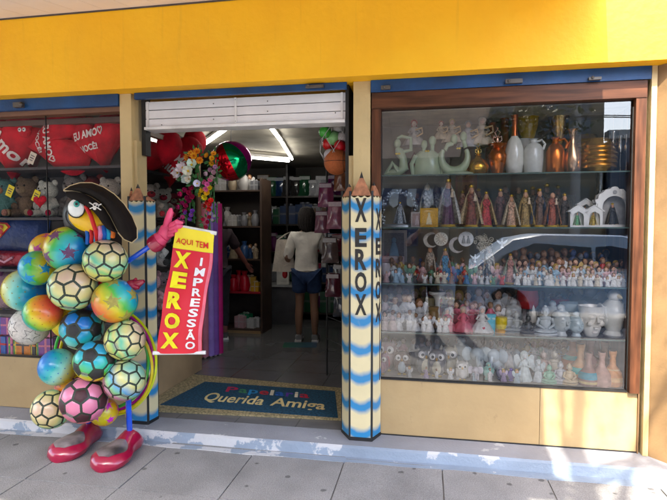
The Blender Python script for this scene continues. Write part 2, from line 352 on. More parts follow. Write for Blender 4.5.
put('roof_sheet', G().add([(-8, -.152, 3.06), (.92, -.152, 3.06), (.31, -3.25, 2.44), (-8, -3.25, 2.44), (-8, -.152, 3.09), (.92, -.152, 3.09), (.31, -3.25, 2.47), (-8, -3.25, 2.47)], [(0, 3, 2, 1), (4, 5, 6, 7), (0, 1, 5, 4), (1, 2, 6, 5), (2, 3, 7, 6), (3, 0, 4, 7)]).mesh('rs', False), mat('zinc_sheet', (.4, .4, .4), .5, metal=.3), cn)
put('trim', G().bb(-8, 1.0, -.156, -.1525, 2.964, 2.978).mesh('tr', False), mat('dark_trim', (.08, .06, .05), .6), cn)
# ---------------------------------------------------------------- shop interior
def floor_mat():
    m = mat('dark_floor_tiles', (.15, .15, .155), .16, sc=2, var=.15, spec=.6); nt = m.node_tree; b = nt.nodes['Principled BSDF']
    old = b.inputs['Base Color'].links[0].from_socket; tc = nd(nt, 'ShaderNodeTexCoord'); br = nd(nt, 'ShaderNodeTexBrick', offset=0)
    br.inputs['Scale'].default_value = 1; br.inputs['Brick Width'].default_value = .45; br.inputs['Row Height'].default_value = .45; br.inputs['Mortar Size'].default_value = .005
    br.inputs['Color1'].default_value = br.inputs['Color2'].default_value = (1, 1, 1, 1); br.inputs['Mortar'].default_value = (.65, .65, .65, 1)
    nt.links.new(tc.outputs['Object'], br.inputs[0]); mx = nd(nt, 'ShaderNodeMix', data_type='RGBA', blend_type='MULTIPLY'); mx.inputs[0].default_value = 1
    nt.links.new(old, mx.inputs[6]); nt.links.new(br.outputs[0], mx.inputs[7]); nt.links.new(mx.outputs[2], b.inputs['Base Color']); return m
struct('floor', G().bb(-6, 2.6, .021, 5, .0, .072), floor_mat())
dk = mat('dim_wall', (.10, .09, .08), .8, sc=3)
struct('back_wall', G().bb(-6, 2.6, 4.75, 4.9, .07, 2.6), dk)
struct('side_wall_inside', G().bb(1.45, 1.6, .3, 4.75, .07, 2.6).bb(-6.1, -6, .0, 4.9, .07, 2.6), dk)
struct('ceiling', G().bb(-6, 1.6, .26, 4.75, 2.46, 2.499), mat('tan_ceiling', (.36, .32, .25), .8, sc=3, var=.2, bump=.15))
# ---------------------------------------------------------------- fluorescent tubes (lit)
tube_m = mat('lit_tube', (1, .98, .92), .4, var=0, emit=2.6)
def tube(a, b, label):
    t = thing('fluorescent_tube', label, 'ceiling light', group='fluorescent tubes on the shop ceiling')
    a, b = Vector(a), Vector(b); d = (b - a)
    put('lamp_tube', G().tube([a, b], .016).mesh('t'), tube_m, t)
    u = Vector((0, 0, .035)); put('fixture', G().tube([a + u, b + u], .022, seg=4).mesh('t', False), C((.6, .58, .55)), t)
ceil = 2.40
def onz(u, v, z):
    d = _fw + _rt * ((u - 333.5) / FPX) - _up * ((v - 250) / FPX); return _C + d * ((z - CAMZ) / d.z)
tube(onz(271, 128, ceil), onz(281, 141, ceil), 'short lit fluorescent tube just right of the doorway middle, near the shutter')
tube(onz(282, 143, ceil), onz(292, 159, ceil), 'lit fluorescent tube running back to meet the crosswise tube')
tube(onz(241, 156.5, ceil - .03), onz(289, 161, ceil - .03), 'lit fluorescent tube lying crosswise at the back of the ceiling')
tube(onz(226, 129, ceil), onz(199, 148, ceil), 'lit fluorescent tube slanting down to the flower garlands')
tube(onz(138, 139, ceil), onz(165, 150, ceil), 'lit fluorescent tube above the red hearts inside the left showcase')

# ================================================================ BUILDERS OF THE GOODS (unit height, facing -Y)
def RX(a): return Matrix.Rotation(a, 3, 'X')
def RY(a): return Matrix.Rotation(a, 3, 'Y')
def RZ(a): return Matrix.Rotation(a, 3, 'Z')
SKIN = (.62, .36, .24)
def ceramic(c, **k): return C(c, rough=.3, var=.06, coat=.2, **k)
def g_head(r=.062, z=.84):
    g = G().ell((0, -.005, z), (r * .86, r * .95, r * 1.12)); g.ell((0, -r * .93, z - r * .1), (r * .14, r * .2, r * .22), seg=8, rings=6)
    for s in (-1, 1): g.ell((s * r * .34, -r * .82, z + r * .15), (r * .12, r * .1, r * .09), seg=6, rings=5, mi=1)
    g.ell((0, -r * .82, z - r * .52), (r * .25, r * .12, r * .07), seg=8, rings=5, mi=2)
    return g.lathe([(r * .42, z - r * 1.6), (r * .38, z - r * .8)], 10)
def saint(t, robe, mantle, trim=(.7, .5, .15), skin=SKIN, crown=True, child=False, wide=1.0, veil=None):
    robe = tuple(min(.8, x * 1.35 + .01) for x in robe); mantle = tuple(min(.85, x * (1.35 - i * .06) + .015) for i, x in enumerate(mantle))
    w = wide; k = 'w%.2f' % w
    put('pedestal', cm('saint_pedestal' + k, lambda: G().lathe([(.17 * w, 0), (.18 * w, .015), (.15 * w, .03), (.16 * w, .055)], 18)), C(trim, rough=.35), t)
    put('robe', cm('saint_robe' + k, lambda: G().lathe([(.14 * w, .055), (.135 * w, .08), (.10 * w, .35), (.075, .55), (.085, .62), (.10, .70), (.08, .755), (.03, .785)], 32, fold=.10, nf=9, sy=.8)), C(robe, rough=.6, var=.4, sc=22), t)
    def mant():
        g = G()
        def f(u, v):
            a = R(-132) + u * R(264); z = .07 + v * .87
            r = .22 * w * (1 - v) ** .9 + .085 * (1 - v * .35) * min(1, (1.001 - v) * 6) ** .5 + .006 * math.cos(9 * a) * (1 - v)
            return (r * math.sin(a) * (1 if v < .8 else .8), r * math.cos(a) * .72 - (.02 if v > .75 else 0), z)
        def f2(u, v): return f(u, v)
        g.patch(lambda u, v: f2(u, v), 30, 12); return g
    put('mantle', cm('saint_mantle' + k, mant), C(mantle, rough=.55, var=.3, sc=26), t)
    g = cm('saint_hem' + k, lambda: G().tube([(math.sin(R(-132) + u * R(264)) * .291 * w, math.cos(R(-132) + u * R(264)) * .291 * w * .72, .075) for u in [i / 20 for i in range(21)]], .008, 5))
    put('hem', g, C(trim, rough=.3, metal=.4), t)
    put('head', cm('saint_head', lambda: g_head(.074, .845)), [C(skin), C((.05, .03, .02)), C((.5, .12, .1))], t)
    put('hands', cm('saint_hands', lambda: G().tube([(-.085, -.03, .68), (-.06, -.10, .60), (-.008, -.125, .65)], [.028, .024, .012], 8).tube([(.085, -.03, .68), (.06, -.10, .60), (.008, -.125, .65)], [.028, .024, .012], 8)), C(robe, rough=.6), t)
    if crown: put('crown', cm('saint_crown', lambda: G().lathe([(.04, .905), (.055, .93), (.062, .965), (.04, .985), (.008, .99)], 12, fold=0).ell((0, 0, .995), .012, seg=8, rings=6)), C((.8, .55, .14), metal=.9, rough=.3), t)
    if child:
        c = put('child', cm('saint_child', lambda: G().ell((.07, -.11, .74), .032).lathe([(.045, .60), (.03, .66), (.02, .71)], 10, c=(.07, -.11, 0))), C((.75, .6, .45)), t)
def angel(t, robe, hair=(.25, .12, .05), wing=(.8, .78, .74), skin=(.7, .45, .33)):
    put('robe', cm('angel_robe', lambda: G().lathe([(.23, 0), (.235, .02), (.17, .3), (.11, .55), (.12, .62), (.05, .70)], 24, fold=.12, nf=7, sy=.8).tube([(-.11, 0, .6), (-.16, -.08, .48), (-.02, -.15, .52)], [.045, .045, .02]).tube([(.11, 0, .6), (.16, -.08, .48), (.02, -.15, .52)], [.045, .045, .02])), C(robe, rough=.45), t)
    put('head', cm('angel_head', lambda: g_head(.115, .82)), [C(skin), C((.05, .03, .02)), C((.5, .12, .1))], t)
    put('hair', cm('angel_hair', lambda: G().ell((0, .03, .86), (.125, .12, .13)).ell((-.08, .03, .76), (.05, .07, .09)).ell((.08, .03, .76), (.05, .07, .09))), C(hair, rough=.8), t)
    for s in (-1, 1):
        put('wing', cm('angel_wing%d' % s, lambda: G().prism([(s * x, z) for x, z in [(.03, .5), (.1, .72), (.22, .86), (.32, .8), (.30, .62), (.24, .48), (.16, .4), (.06, .36)]], .07, .10)), C(wing), t)
def tiny(t, robe, head, mi=0):              # small statuettes a few pixels high: robe, head, arms
    p = [[(.2, 0), (.19, .06), (.12, .4), (.15, .6), (.07, .74)], [(.16, 0), (.15, .1), (.17, .35), (.13, .62), (.06, .72)], [(.27, 0), (.2, .2), (.10, .5), (.13, .6), (.06, .73)]][mi % 3]
    put('robe', cm('tiny_robe%d' % mi, lambda: G().lathe(p, 12, fold=.1, nf=5, sy=.8).tube([(-.12, 0, .6), (-.2, -.1, .45 + .1 * mi), (-.05 * mi, -.16, .5)], .04, 6).tube([(.12, 0, .6), (.2, -.1, .45), (.03, -.16, .5)], .04, 6)), C(robe, rough=.4), t)
    put('head', cm('tiny_head', lambda: G().ell((0, -.01, .84), (.085, .09, .11), seg=10, rings=7).ell((0, -.11, .84), .022, seg=6, rings=4).ell((0, .03, .87), (.1, .09, .11), seg=10, rings=7, mi=1)), [C(head), C((.3, .16, .08) if sum(head) < 1.9 else head)], t)
def vase(t, prof, col, name='body', **k):
    put(name, cm('vase_' + str(hash(tuple(prof)) % 99999), lambda: G().lathe(prof, 32)), C(col, **dict(dict(var=.04), **k)), t)
def owl(t, body, belly, eye=(.85, .83, .8)):
    put('body', cm('owl_body', lambda: G().ell((0, 0, .36), (.30, .25, .36), seg=20, rings=14).ell((0, -.01, .68), (.33, .24, .25), seg=20, rings=12).lathe([(.09, 0), (.04, .09), (.0, .17)], 10, c=(-.22, 0, .83), cap=False).lathe([(.09, 0), (.04, .09), (.0, .17)], 10, c=(.22, 0, .83), cap=False)), ceramic(body), t)
    put('belly', cm('owl_belly', lambda: G().ell((0, -.12, .33), (.19, .16, .27))), ceramic(belly), t)
    for s in (-1, 1):
        e = put('eye', cm('owl_eye%d' % s, lambda: G().ell((s * .14, -.2, .7), (.125, .06, .125))), ceramic(eye), t)
        put('pupil', cm('owl_pupil%d' % s, lambda: G().ell((s * .13, -.255, .7), (.05, .02, .055))), C((.02, .02, .02), rough=.2), e)
        put('wing', cm('owl_wing%d' % s, lambda: G().ell((s * .28, -.02, .38), (.06, .16, .24))), ceramic(tuple(x * .75 for x in body)), t)
        put('foot', cm('owl_foot%d' % s, lambda: G().ell((s * .1, -.16, .03), (.08, .09, .035))), ceramic((.5, .35, .1)), t)
    put('beak', cm('owl_beak', lambda: G().ell((0, -.25, .62), (.035, .04, .06))), ceramic((.5, .3, .08)), t)
def buddha(t, col):
    put('body', cm('buddha_body', lambda: G().lathe([(.4, 0), (.42, .04), (.38, .08)], 26, sy=.7).ell((0, -.03, .15), (.40, .27, .10)).ell((0, .03, .38), (.19, .15, .27)).ell((0, .02, .56), (.2, .13, .09)).tube([(-.2, .02, .56), (-.27, -.04, .36), (-.06, -.22, .24)], [.06, .055, .04]).tube([(.2, .02, .56), (.27, -.04, .36), (.06, -.22, .24)], [.06, .055, .04]).lathe([(.06, .6), (.055, .7)], 12)), ceramic(col), t)
    put('head', cm('buddha_head_s', lambda: G().ell((0, 0, .79), (.115, .12, .15)).ell((0, .02, .95), (.055, .055, .055)).ell((-.115, .01, .77), (.02, .03, .07)).ell((.115, .01, .77), (.02, .03, .07)).ell((0, -.12, .78), (.018, .03, .035)).ell((0, .02, .86), (.12, .12, .09))), ceramic(col), t)
def buddhahead(t, col, bun=True):
    def f():
        g = G().ell((0, 0, .45), (.29, .30, .36), seg=22, rings=16).lathe([(.2, 0), (.15, .08), (.14, .2)], 18)
        g.ell((0, .04, .66), (.29, .28, .2)).ell((0, .04, .92), (.13, .13, .12)); g.lathe([(.14, .78), (.1, .88), (.04, 1.0)], 12)
        g.tube([(0, -.27, .52), (0, -.345, .40), (0, -.29, .38)], [.025, .04, .03]); g.ell((0, -.27, .29), (.08, .04, .02)); g.ell((0, -.26, .255), (.06, .04, .018))
        for s in (-1, 1):
            g.ell((s * .12, -.255, .47), (.07, .03, .022)); g.tube([(s * .03, -.28, .52), (s * .12, -.275, .56), (s * .2, -.22, .52)], .012, 6); g.ell((s * .285, .02, .40), (.03, .06, .15))
        return g
    put('head', cm('buddha_head_b', f), ceramic(col), t)
def faceplanter(t, col):
    def f():
        g = G().lathe([(.17, 0), (.22, .05), (.30, .3), (.37, .6), (.42, .97), (.44, 1.0), (.40, 1.0), (.36, .9), (.1, .85)], 30, sy=.85, cap=False)
        g.tube([(0, -.30, .72), (0, -.40, .52), (0, -.32, .46)], [.03, .06, .04]); g.ell((-.05, -.33, .48), .03); g.ell((.05, -.33, .48), .03)
        g.ell((0, -.285, .34), (.11, .05, .028)); g.ell((0, -.275, .29), (.085, .05, .03)); g.ell((0, -.2, .17), (.1, .07, .06))
        for s in (-1, 1):
            g.ell((s * .16, -.315, .64), (.085, .03, .03)); g.tube([(s * .04, -.34, .71), (s * .16, -.345, .76), (s * .27, -.27, .71)], .018, 6); g.ell((s * .36, -.02, .52), (.04, .08, .13)); g.ell((s*.2, -.24, .45), (.08,.07,.09))
        return g
    put('face', cm('face_planter', f), ceramic(col), t)
def bird(t, col, beak=(.7, .6, .4)):        # tall standing dove / parrot vase figure
    put('body', cm('bird_body', lambda: G().lathe([(.17, 0), (.20, .04), (.14, .12), (.22, .3), (.28, .48), (.22, .64), (.13, .74)], 24).ell((0, -.02, .82), (.14, .15, .13))), ceramic(col), t)
    put('beak', cm('bird_beak', lambda: G().lathe([(.05, 0), (.03, .08), (0, .13)], 10, c=(0, -.15, .83), rot=RX(R(110)), cap=False)), ceramic(beak), t)
    for s in (-1, 1): put('wing', cm('bird_wing%d' % s, lambda: G().ell((s * .24, .03, .44), (.06, .16, .24), rot=RY(R(s * 12)))), ceramic(tuple(x * .9 for x in col)), t)
def elephant(t, col):
    put('body', cm('eleph_body', lambda: G().ell((0, .06, .38), (.28, .34, .27), seg=18).lathe([(.09, 0), (.08, .3)], 10, c=(-.16, -.1, 0)).lathe([(.09, 0), (.08, .3)], 10, c=(.16, -.1, 0)).lathe([(.09, 0), (.08, .3)], 10, c=(-.16, .24, 0)).lathe([(.09, 0), (.08, .3)], 10, c=(.16, .24, 0))), ceramic(col), t)
    put('head', cm('eleph_head', lambda: G().ell((0, -.26, .66), (.22, .2, .23)).tube([(0, -.42, .62), (0, -.52, .48), (0, -.5, .3), (0, -.56, .2)], [.09, .07, .05, .035])), ceramic(col), t)
    for s in (-1, 1): put('ear', cm('eleph_ear%d' % s, lambda: G().ell((s * .3, -.2, .66), (.19, .04, .24), rot=RZ(R(-s * 20)))), ceramic(tuple(min(1, x * 1.08) for x in col)), t)
def doll(t, dress, hair, skin=(.72, .5, .4)):
    put('dress', cm('doll_dress', lambda: G().lathe([(.42, 0), (.43, .03), (.30, .28), (.14, .5), (.10, .56), (.13, .68), (.06, .74)], 30, fold=.08, nf=11, sy=.8)), C(dress, rough=.5), t)
    put('arms', cm('doll_arms', lambda: G().tube([(-.12, 0, .66), (-.22, -.08, .5), (-.08, -.2, .44)], [.04, .035, .025]).tube([(.12, 0, .66), (.22, -.08, .5), (.08, -.2, .44)], [.04, .035, .025])), C(dress, rough=.5), t)
    put('head', cm('doll_head', lambda: g_head(.11, .85)), [C(skin), C((.05, .03, .02)), C((.5, .12, .1))], t)
    put('hair', cm('doll_hair', lambda: G().ell((0, .03, .89), (.13, .12, .12)).ell((0, .08, .78), (.11, .07, .14))), C(hair, rough=.8), t)
def couple(t, kind, col, gold=(.8, .6, .12)):
    m = C(col, rough=.28, coat=.4, var=.03)
    if kind == 0:      # seated figure, one arm bent over the head
        put('figure', cm('abstract_sitting', lambda: G().box((0, 0, .015), (.62, .3, .03)).tube([(-.3, -.02, .08), (-.16, -.02, .1), (.02, 0, .12), (.14, 0, .2), (.12, 0, .42), (.02, 0, .6), (-.02, 0, .68)], [.05, .07, .1, .12, .09, .11, .05], 14).tube([(-.3, -.02, .05), (-.12, -.1, .32), (.0, -.05, .14)], [.04, .05, .07], 10).ell((-.02, -.01, .78), (.085, .09, .11)).tube([(.1, 0, .58), (.3, 0, .62), (.3, 0, .9), (.08, 0, .95), (-.02, 0, .9)], [.05, .045, .04, .04, .035], 10)), m, t)
    elif kind == 1:    # couple seated shoulder to shoulder
        put('figure', cm('abstract_pair', lambda: G().lathe([(.36, 0), (.38, .05), (.33, .3), (.34, .52), (.2, .62)], 26, sy=.5).ell((-.08, -.02, .78), (.09, .09, .11)).ell((.14, .02, .87), (.10, .09, .125)).tube([(-.1, 0, .62), (-.08, 0, .72)], .05).tube([(.14, 0, .6), (.14, 0, .78)], .055).tube([(-.3, -.05, .5), (-.42, -.05, .3), (-.38, -.05, .02)], [.07, .06, .05]).tube([(.32, 0, .56), (.44, 0, .36), (.40, 0, .02)], [.07, .06, .05])), m, t)
    else:              # couple forming a crescent ring
        put('figure', cm('abstract_ring', lambda: G().lathe([(.42, 0), (.42, .05), (.2, .1)], 24, sy=.5).tube([(-.1 + .36 * math.cos(a) , 0, .42 + .33 * math.sin(a)) for a in [R(x) for x in range(150, 405, 15)]], [.06 + .055 * math.sin(i / 16 * math.pi) for i in range(17)], 14).ell((-.12, 0, .83), (.1, .1, .12)).ell((.14, 0, .88), (.1, .1, .12)).tube([(.2, 0, .62), (.15, 0, .78)], .06).tube([(-.36, 0, .58), (-.3, 0, .7), (-.14, 0, .74)], .06)), m, t)
    put('bow', cm('gold_bow%d' % kind, lambda: G().ell((-.03, -.15, .6 if kind else .52), (.035, .02, .025)).ell((.03, -.15, .6 if kind else .52), (.035, .02, .025))), C(gold, rough=.3, metal=.8), t)
def arch(t, col=(.82, .82, .8), statue=(.25, .18, .08)):
    def out(s, n=16, base=0):
        return [(-.34 * s, base)] + [(.34 * s * -math.cos(math.pi * i / n), .52 + .34 * s * math.sin(math.pi * i / n)) for i in range(n + 1)] + [(.34 * s, base)]
    o = [(-.42, 0), (-.42, .6), (-.44, .62), (-.44, .68), (-.38, .70), (-.36, .80), (-.26, .86), (-.2, .93), (-.1, .94), (-.06, .99), (0, 1.0), (.06, .99), (.1, .94), (.2, .93), (.26, .86), (.36, .80), (.38, .70), (.44, .68), (.44, .62), (.42, .6), (.42, 0)]
    hole = [(-.27, .06)] + [(-.27 * math.cos(math.pi * i / 18), .5 + .27 * math.sin(math.pi * i / 18)) for i in range(19)] + [(.27, .06)]
    put('arch_frame', cm('shrine_front', lambda: G().prism(o, -.14, -.08, hole=hole).box((-.36, -.15, .3), (.06, .03, .56)).box((.36, -.15, .3), (.06, .03, .56)).prism([(-.44, 0), (-.44, .06), (.44, .06), (.44, 0)], -.18, .14), False), C(col, rough=.5, var=.03), t)
    put('niche', cm('shrine_back', lambda: G().prism(o[1:-1] + [(.42, .061), (-.42, .061)], .1, .13).box((-.4, .01, .33), (.03, .17, .53)).box((.4, .01, .33), (.03, .17, .53)), False), C((.42, .42, .42), rough=.6), t)
    put('ornament', cm('shrine_orn', lambda: G().ell((0, -.15, .86), (.05, .02, .05))), C((.45, .45, .45)), t)
def houseshrine(t, col=(.8, .8, .78)):
    o = [(-.36, 0), (-.36, .72), (-.42, .72), (0, 1.0), (.42, .72), (.36, .72), (.36, 0)]
    hole = [(-.24, .08), (-.24, .5), (-.2, .62), (0, .74), (.2, .62), (.24, .5), (.24, .08)]
    put('arch_frame', cm('hshrine', lambda: G().prism(o, -.2, -.13, hole=hole).prism(o, .1, .14).box((-.34, -.02, .36), (.04, .23, .7)).box((.34, -.02, .36), (.04, .23, .7)).box((0, -.02, .03), (.72, .3, .06)), False), C(col, rough=.5, var=.03), t)
    put('roof_edge', cm('hroof', lambda: G().box((-.22, -.03, .89), (.56, .36, .04), RY(R(-34))).box((.22, -.03, .89), (.56, .36, .04), RY(R(34))), False), C(col, rough=.5, var=.03), t)
def picture(t, w, frame, inner, fig=(.8, .75, .65)):
    W2 = w / 2
    put('frame', G().prism([(-W2, 0), (-W2, 1), (W2, 1), (W2, 0)], -.04, .03, hole=[(-W2 + .09, .09), (-W2 + .09, .91), (W2 - .09, .91), (W2 - .09, .09)]).mesh('frame', False), C(frame, rough=.4), t)
    put('picture', G().box((0, 0, .5), (w - .17, .02, .83)).mesh('picture', False), C(inner, rough=.5, var=.2, sc=30), t)
    put('painted_figure', G().lathe([(.16, .14), (.12, .4), (.06, .6)], 16, sy=.15, c=(0, -.014, 0)).ell((0, -.016, .68), (.07, .02, .09)).mesh('fig'), C(fig), t)
def heart_outline(n=56):
    pts = []
    for i in range(n):
        a = 2 * math.pi * i / n; x = 16 * math.sin(a) ** 3; z = 13 * math.cos(a) - 5 * math.cos(2 * a) - 2 * math.cos(3 * a) - math.cos(4 * a)
        pts.append((x / 33, (z + 2.3) / 30))
    return pts
HO = heart_outline()
def heart_s(x, z):
    a = math.atan2(x, z); best = .5
    for p, q in zip(HO, HO[1:] + HO[:1]):
        a1, a2 = math.atan2(p[0], p[1]), math.atan2(q[0], q[1])
        if a2 < a1 - 3: a2 += 6.283
        if a1 <= a <= a2 or a1 <= a + 6.283 <= a2:
            best = (math.hypot(*p) + math.hypot(*q)) / 2; break
    return min(1, math.hypot(x, z) / best)
def hth(s, T=.2): return T * (1 - s ** 2.4) ** .62
def heart_geo():
    g = G(); n = len(HO); ring = [0, .2, .4, .6, .75, .87, .95, 1.0]
    for sg in (-1, 1):
        vs = [(0, sg * hth(0), 0)]; fs = []
        for s in ring[1:]:
            for k, (x, z) in enumerate(HO): vs.append((x * s, sg * hth(s) * (1 + .05 * noise.noise(Vector((x * 9 * s, sg, z * 9 * s)))), z * s))
        for i in range(n): fs.append((0, 1 + i, 1 + (i + 1) % n))
        for r in range(len(ring) - 2):
            for i in range(n): j = (i + 1) % n; o = 1 + r * n; fs.append((o + i, o + n + i, o + n + j, o + j))
        g.add(vs, fs)
    return g
velvet = mat('red_plush_fabric', (.66, .008, .025), .75, sc=6, var=.2, bump=.35, bsc=200, spec=.2)
def heart(name, label, loc, w, texts=(), tilt=0, rz=0, color=None, group=None, white=None):
    t = thing(name, label, 'heart cushion', loc, rz, w, group); t.rotation_euler = (0, tilt, rz)
    b = put('cushion_body', cm('heart', heart_geo), color or velvet, t)
    for (st, x0, z0, x1, z1, ang) in texts:
        cx, cz = (x0 + x1) / 2, (z0 + z1) / 2; ca, sa = math.cos(ang), math.sin(ang)
        def mp(a, b):
            x = (a - .5) * (x1 - x0); z = (b - .5) * (z1 - z0); X = cx + x * ca - z * sa; Z = cz + x * sa + z * ca
            return (X, -hth(heart_s(X, Z)) - .012, Z)
        lettering('lettering', [(st, 0, 0, 1, 1)], mp, C((.82, .72, .68), rough=.7), t, bold=.03)
        if st == 'EU AMO':
            q = [mp(1.10 + a * .16, .55 + b * 1.0) for a, b in HO[::3]]; put('stitched_heart', G().tube(q, .009, 5, closed=True).mesh('sh'), C((.82, .72, .68), rough=.7), t)
    return t
def fuzz(name, col): return mat(name, col, .9, sc=30, var=.18, bump=.9, bsc=90, spec=.1)
def teddy(t, fur, muz, foot=None, sc=1):
    fur = tuple(min(.85, x * 1.4) for x in fur); muz = tuple(min(.85, x * 1.3) for x in muz)
    f = fuzz('fur_%d_%d_%d' % tuple(int(x * 99) for x in fur), fur); m = fuzz('fur_%d_%d_%d' % tuple(int(x * 99) for x in muz), muz); ft = fuzz('fur_%d_%d_%d' % tuple(int(x * 99) for x in (foot or muz)), foot or muz)
    put('body', cm('teddy_body', lambda: G().ell((0, 0, .28), (.23, .2, .28), seg=20, rings=14)), f, t)
    h = put('head', cm('teddy_head', lambda: G().ell((0, -.03, .72), (.27, .23, .24), seg=22, rings=14)), f, t)
    put('muzzle', cm('teddy_muz', lambda: G().ell((0, -.24, .66), (.12, .09, .09))), m, h)
    put('nose', cm('teddy_nose', lambda: G().ell((0, -.325, .69), (.035, .02, .025), seg=8, rings=6)), C((.03, .02, .02), rough=.3), h)
    for s in (-1, 1):
        put('ear', cm('teddy_ear%d' % s, lambda: G().ell((s * .2, 0, .92), (.09, .05, .09))), f, h)
        put('eye', cm('teddy_eye%d' % s, lambda: G().ell((s * .1, -.24, .76), .026, seg=8, rings=6)), C((.02, .015, .01), rough=.2), h)
        put('arm', cm('teddy_arm%d' % s, lambda: G().tube([(s * .18, -.02, .46), (s * .3, -.1, .34), (s * .2, -.22, .26)], [.07, .085, .075], 12)), f, t)
        l = put('leg', cm('teddy_leg%d' % s, lambda: G().tube([(s * .14, -.06, .12), (s * .22, -.2, .1), (s * .26, -.3, .1)], [.1, .1, .09], 12)), f, t)
        put('foot_pad', cm('teddy_pad%d' % s, lambda: G().ell((s * .27, -.36, .11), (.08, .05, .085))), ft, l)
# ================================================================ RIGHT SHOP WINDOW
CX0, CX1 = -.36, 1.284
cab = thing('display_cabinet', 'tall glass shelved display cabinet behind the wood framed window, full of figurines', 'display cabinet')
backm = mat('olive_cabinet_back', (.40, .33, .22), .6, sc=4, var=.15)
put('back_panel', G().bb(CX0, CX1, .56, .58, .45, 2.3).mesh('cb', False), backm, cab)
put('side_panel', G().bb(CX0, CX0 + .02, .065, .558, .451, 2.24).mesh('cb', False), MATS['varnished_wood_upright'], cab)
put('side_panel', G().bb(CX1 - .02, CX1, .095, .558, .451, 2.24).mesh('cb', False), MATS['varnished_wood_upright'], cab)
put('top_panel', G().bb(CX0, CX1, .065, .558, 2.241, 2.29).mesh('cb', False), mat('cream_cabinet_top', (.6, .52, .36), .6), cab)
put('bottom_board', G().bb(CX0 + .021, CX1 - .021, .051, .558, .42, .452).mesh('cb', False), C((.35, .33, .30)), cab)
SH = [1.82, 1.472, 1.095, .765, .453]
shelfg = glass_mat('shelf_glass', .05, (.94, .98, .965))
for z in SH[:4]:
    s_ = put('shelf', G().bb(CX0 + .022, CX1 - .022, .04, .54, z - .007, z - .0005).mesh('cb', False), shelfg, cab)
    put('shelf_edge', G().bb(CX0 + .022, CX1 - .022, .036, .0395, z - .0085, z).mesh('cb', False), C((.10, .15, .13), rough=.2), s_)
put('side_rail', G().bb(.36, .372, .545, .556, .46, 2.23).mesh('cb', False), C((.3, .28, .25)), cab)
WIN = 'figurines in the shop window'
def at(name, label, cat, u, vt, vb, row, y, group=None, rz=0, hang=None, wx=1, fill=1):
    p = W(u, vb, y); h = (vb - vt) * PM(u, y)
    z = SH[row] + .0005 if hang is None else p.z
    return thing(name, label, cat, (p.x, y, z), rz, (h * wx, h * wx, h), group)
def hanger(t, n=1.0, L=.5, name='hanging_cord'):
    put(name, cm('cord%.2f_%.2f' % (n, L), lambda: G().tube([(0, 0, n), (0, 0, n + L)], .006, 5)), C((.4, .35, .25)), t)
# ---- row 1: vases and abstract couples
GREEN = (.50, .58, .40)
G1 = 'pale green abstract couple statues'
t = at('abstract_statue', 'pale green abstract statue sitting with one arm bent over its head', 'statue', 398, 131, 173, 0, .16, G1); couple(t, 0, GREEN)
t = at('abstract_statue', 'pale green abstract pair sitting shoulder to shoulder in a wide seat', 'statue', 427, 133, 173, 0, .15, G1, wx=.9); couple(t, 1, GREEN)
t = at('abstract_statue', 'pale green abstract pair curling into a ring on an oval foot', 'statue', 458, 130, 173, 0, .13, G1, wx=.82); couple(t, 2, GREEN)
def hdoll(u, vt, vb, lab, dress, hair, y=.3):
    t = at('hanging_doll', lab, 'hanging ornament', u, vt, vb, 0, y, 'dolls hanging from the cabinet top', hang=True); doll(t, dress, hair); hanger(t, .95, max(.05, (2.235 - t.location.z) / t.scale[2] - .95))
    put('harp', cm('harp', lambda: G().tube([(.1, -.3, .3), (.32, -.3, .42), (.3, -.3, .62), (.05, -.3, .55)], .035, 6)), C((.7, .5, .3)), t)
hdoll(414, 120, 146, 'small hanging doll with red hair and white dress above the leftmost green statue', (.6, .55, .5), (.4, .03, .02))
solo('red_bag', G().lathe([(.05, 0), (.065, .03), (.06, .1), (.03, .14)], 16, sy=.5).tube([(-.03, 0, .13), (0, 0, .2), (.03, 0, .13)], .004), C((.22, .02, .03)), 'dark red cloth pouch behind the two leftmost green statues', 'pouch', (W(414, 170, .4).x, .4, SH[0]))
hdoll(441, 121, 140, 'small hanging doll with dark red hair playing a harp, second from left', (.62, .5, .36), (.35, .05, .04))
hdoll(452, 119, 143, 'small hanging blond doll in beige between the two green pairs', (.6, .5, .38), (.6, .45, .25))
hdoll(468, 121, 148, 'small hanging grey dressed doll with grey hair behind the crescent pair', (.5, .48, .47), (.4, .37, .35))
hdoll(482, 117, 146, 'largest hanging doll, pale dress, cream hair and harp, above the gold vase', (.62, .52, .4), (.66, .58, .48))
gold = dict(metal=.85, rough=.25); cop = dict(metal=.8, rough=.28)
def V(name, label, cat, u, vt, vb, prof, col, y=.18, group='vases on the top shelf', row=0, **k):
    t = at(name, label, cat, u, vt, vb, row, y, group); vase(t, prof, col, **k); return t
def ornament_top(t, col, z=1.0):
    put('ornament', cm('fleur%.2f' % z, lambda: G().ell((0, 0, z + .1), (.05, .03, .12)).tube([(0, 0, z), (-.13, 0, z + .12), (-.12, 0, z + .24), (-.05, 0, z + .2)], .025, 6).tube([(0, 0, z), (.13, 0, z + .12), (.12, 0, z + .24), (.05, 0, z + .2)], .025, 6).tube([(0, 0, z + .2), (-.08, 0, z + .36), (0, 0, z + .46), (.08, 0, z + .36), (0, 0, z + .2)], .022, 6).ell((0, 0, z + .5), .035, seg=8, rings=6)), C(col, **gold), t)
t = V('squat_vase', 'squat shiny gold vase with an ornate gold stopper', 'vase', 478, 152, 173, [(.3, 0), (.46, .15), (.52, .4), (.40, .66), (.16, .82), (.12, .95), (.18, 1.0)], (.72, .42, .12), **gold); ornament_top(t, (.8, .55, .2))
t = V('copper_vase', 'copper urn with flared rim and ornate finial, left of the white vase', 'vase', 497, 142, 173, [(.16, 0), (.18, .08), (.27, .4), (.30, .62), (.2, .78), (.16, .85), (.30, .98), (.29, 1.0)], (.52, .17, .07), **cop); ornament_top(t, (.7, .45, .35), 1.0)
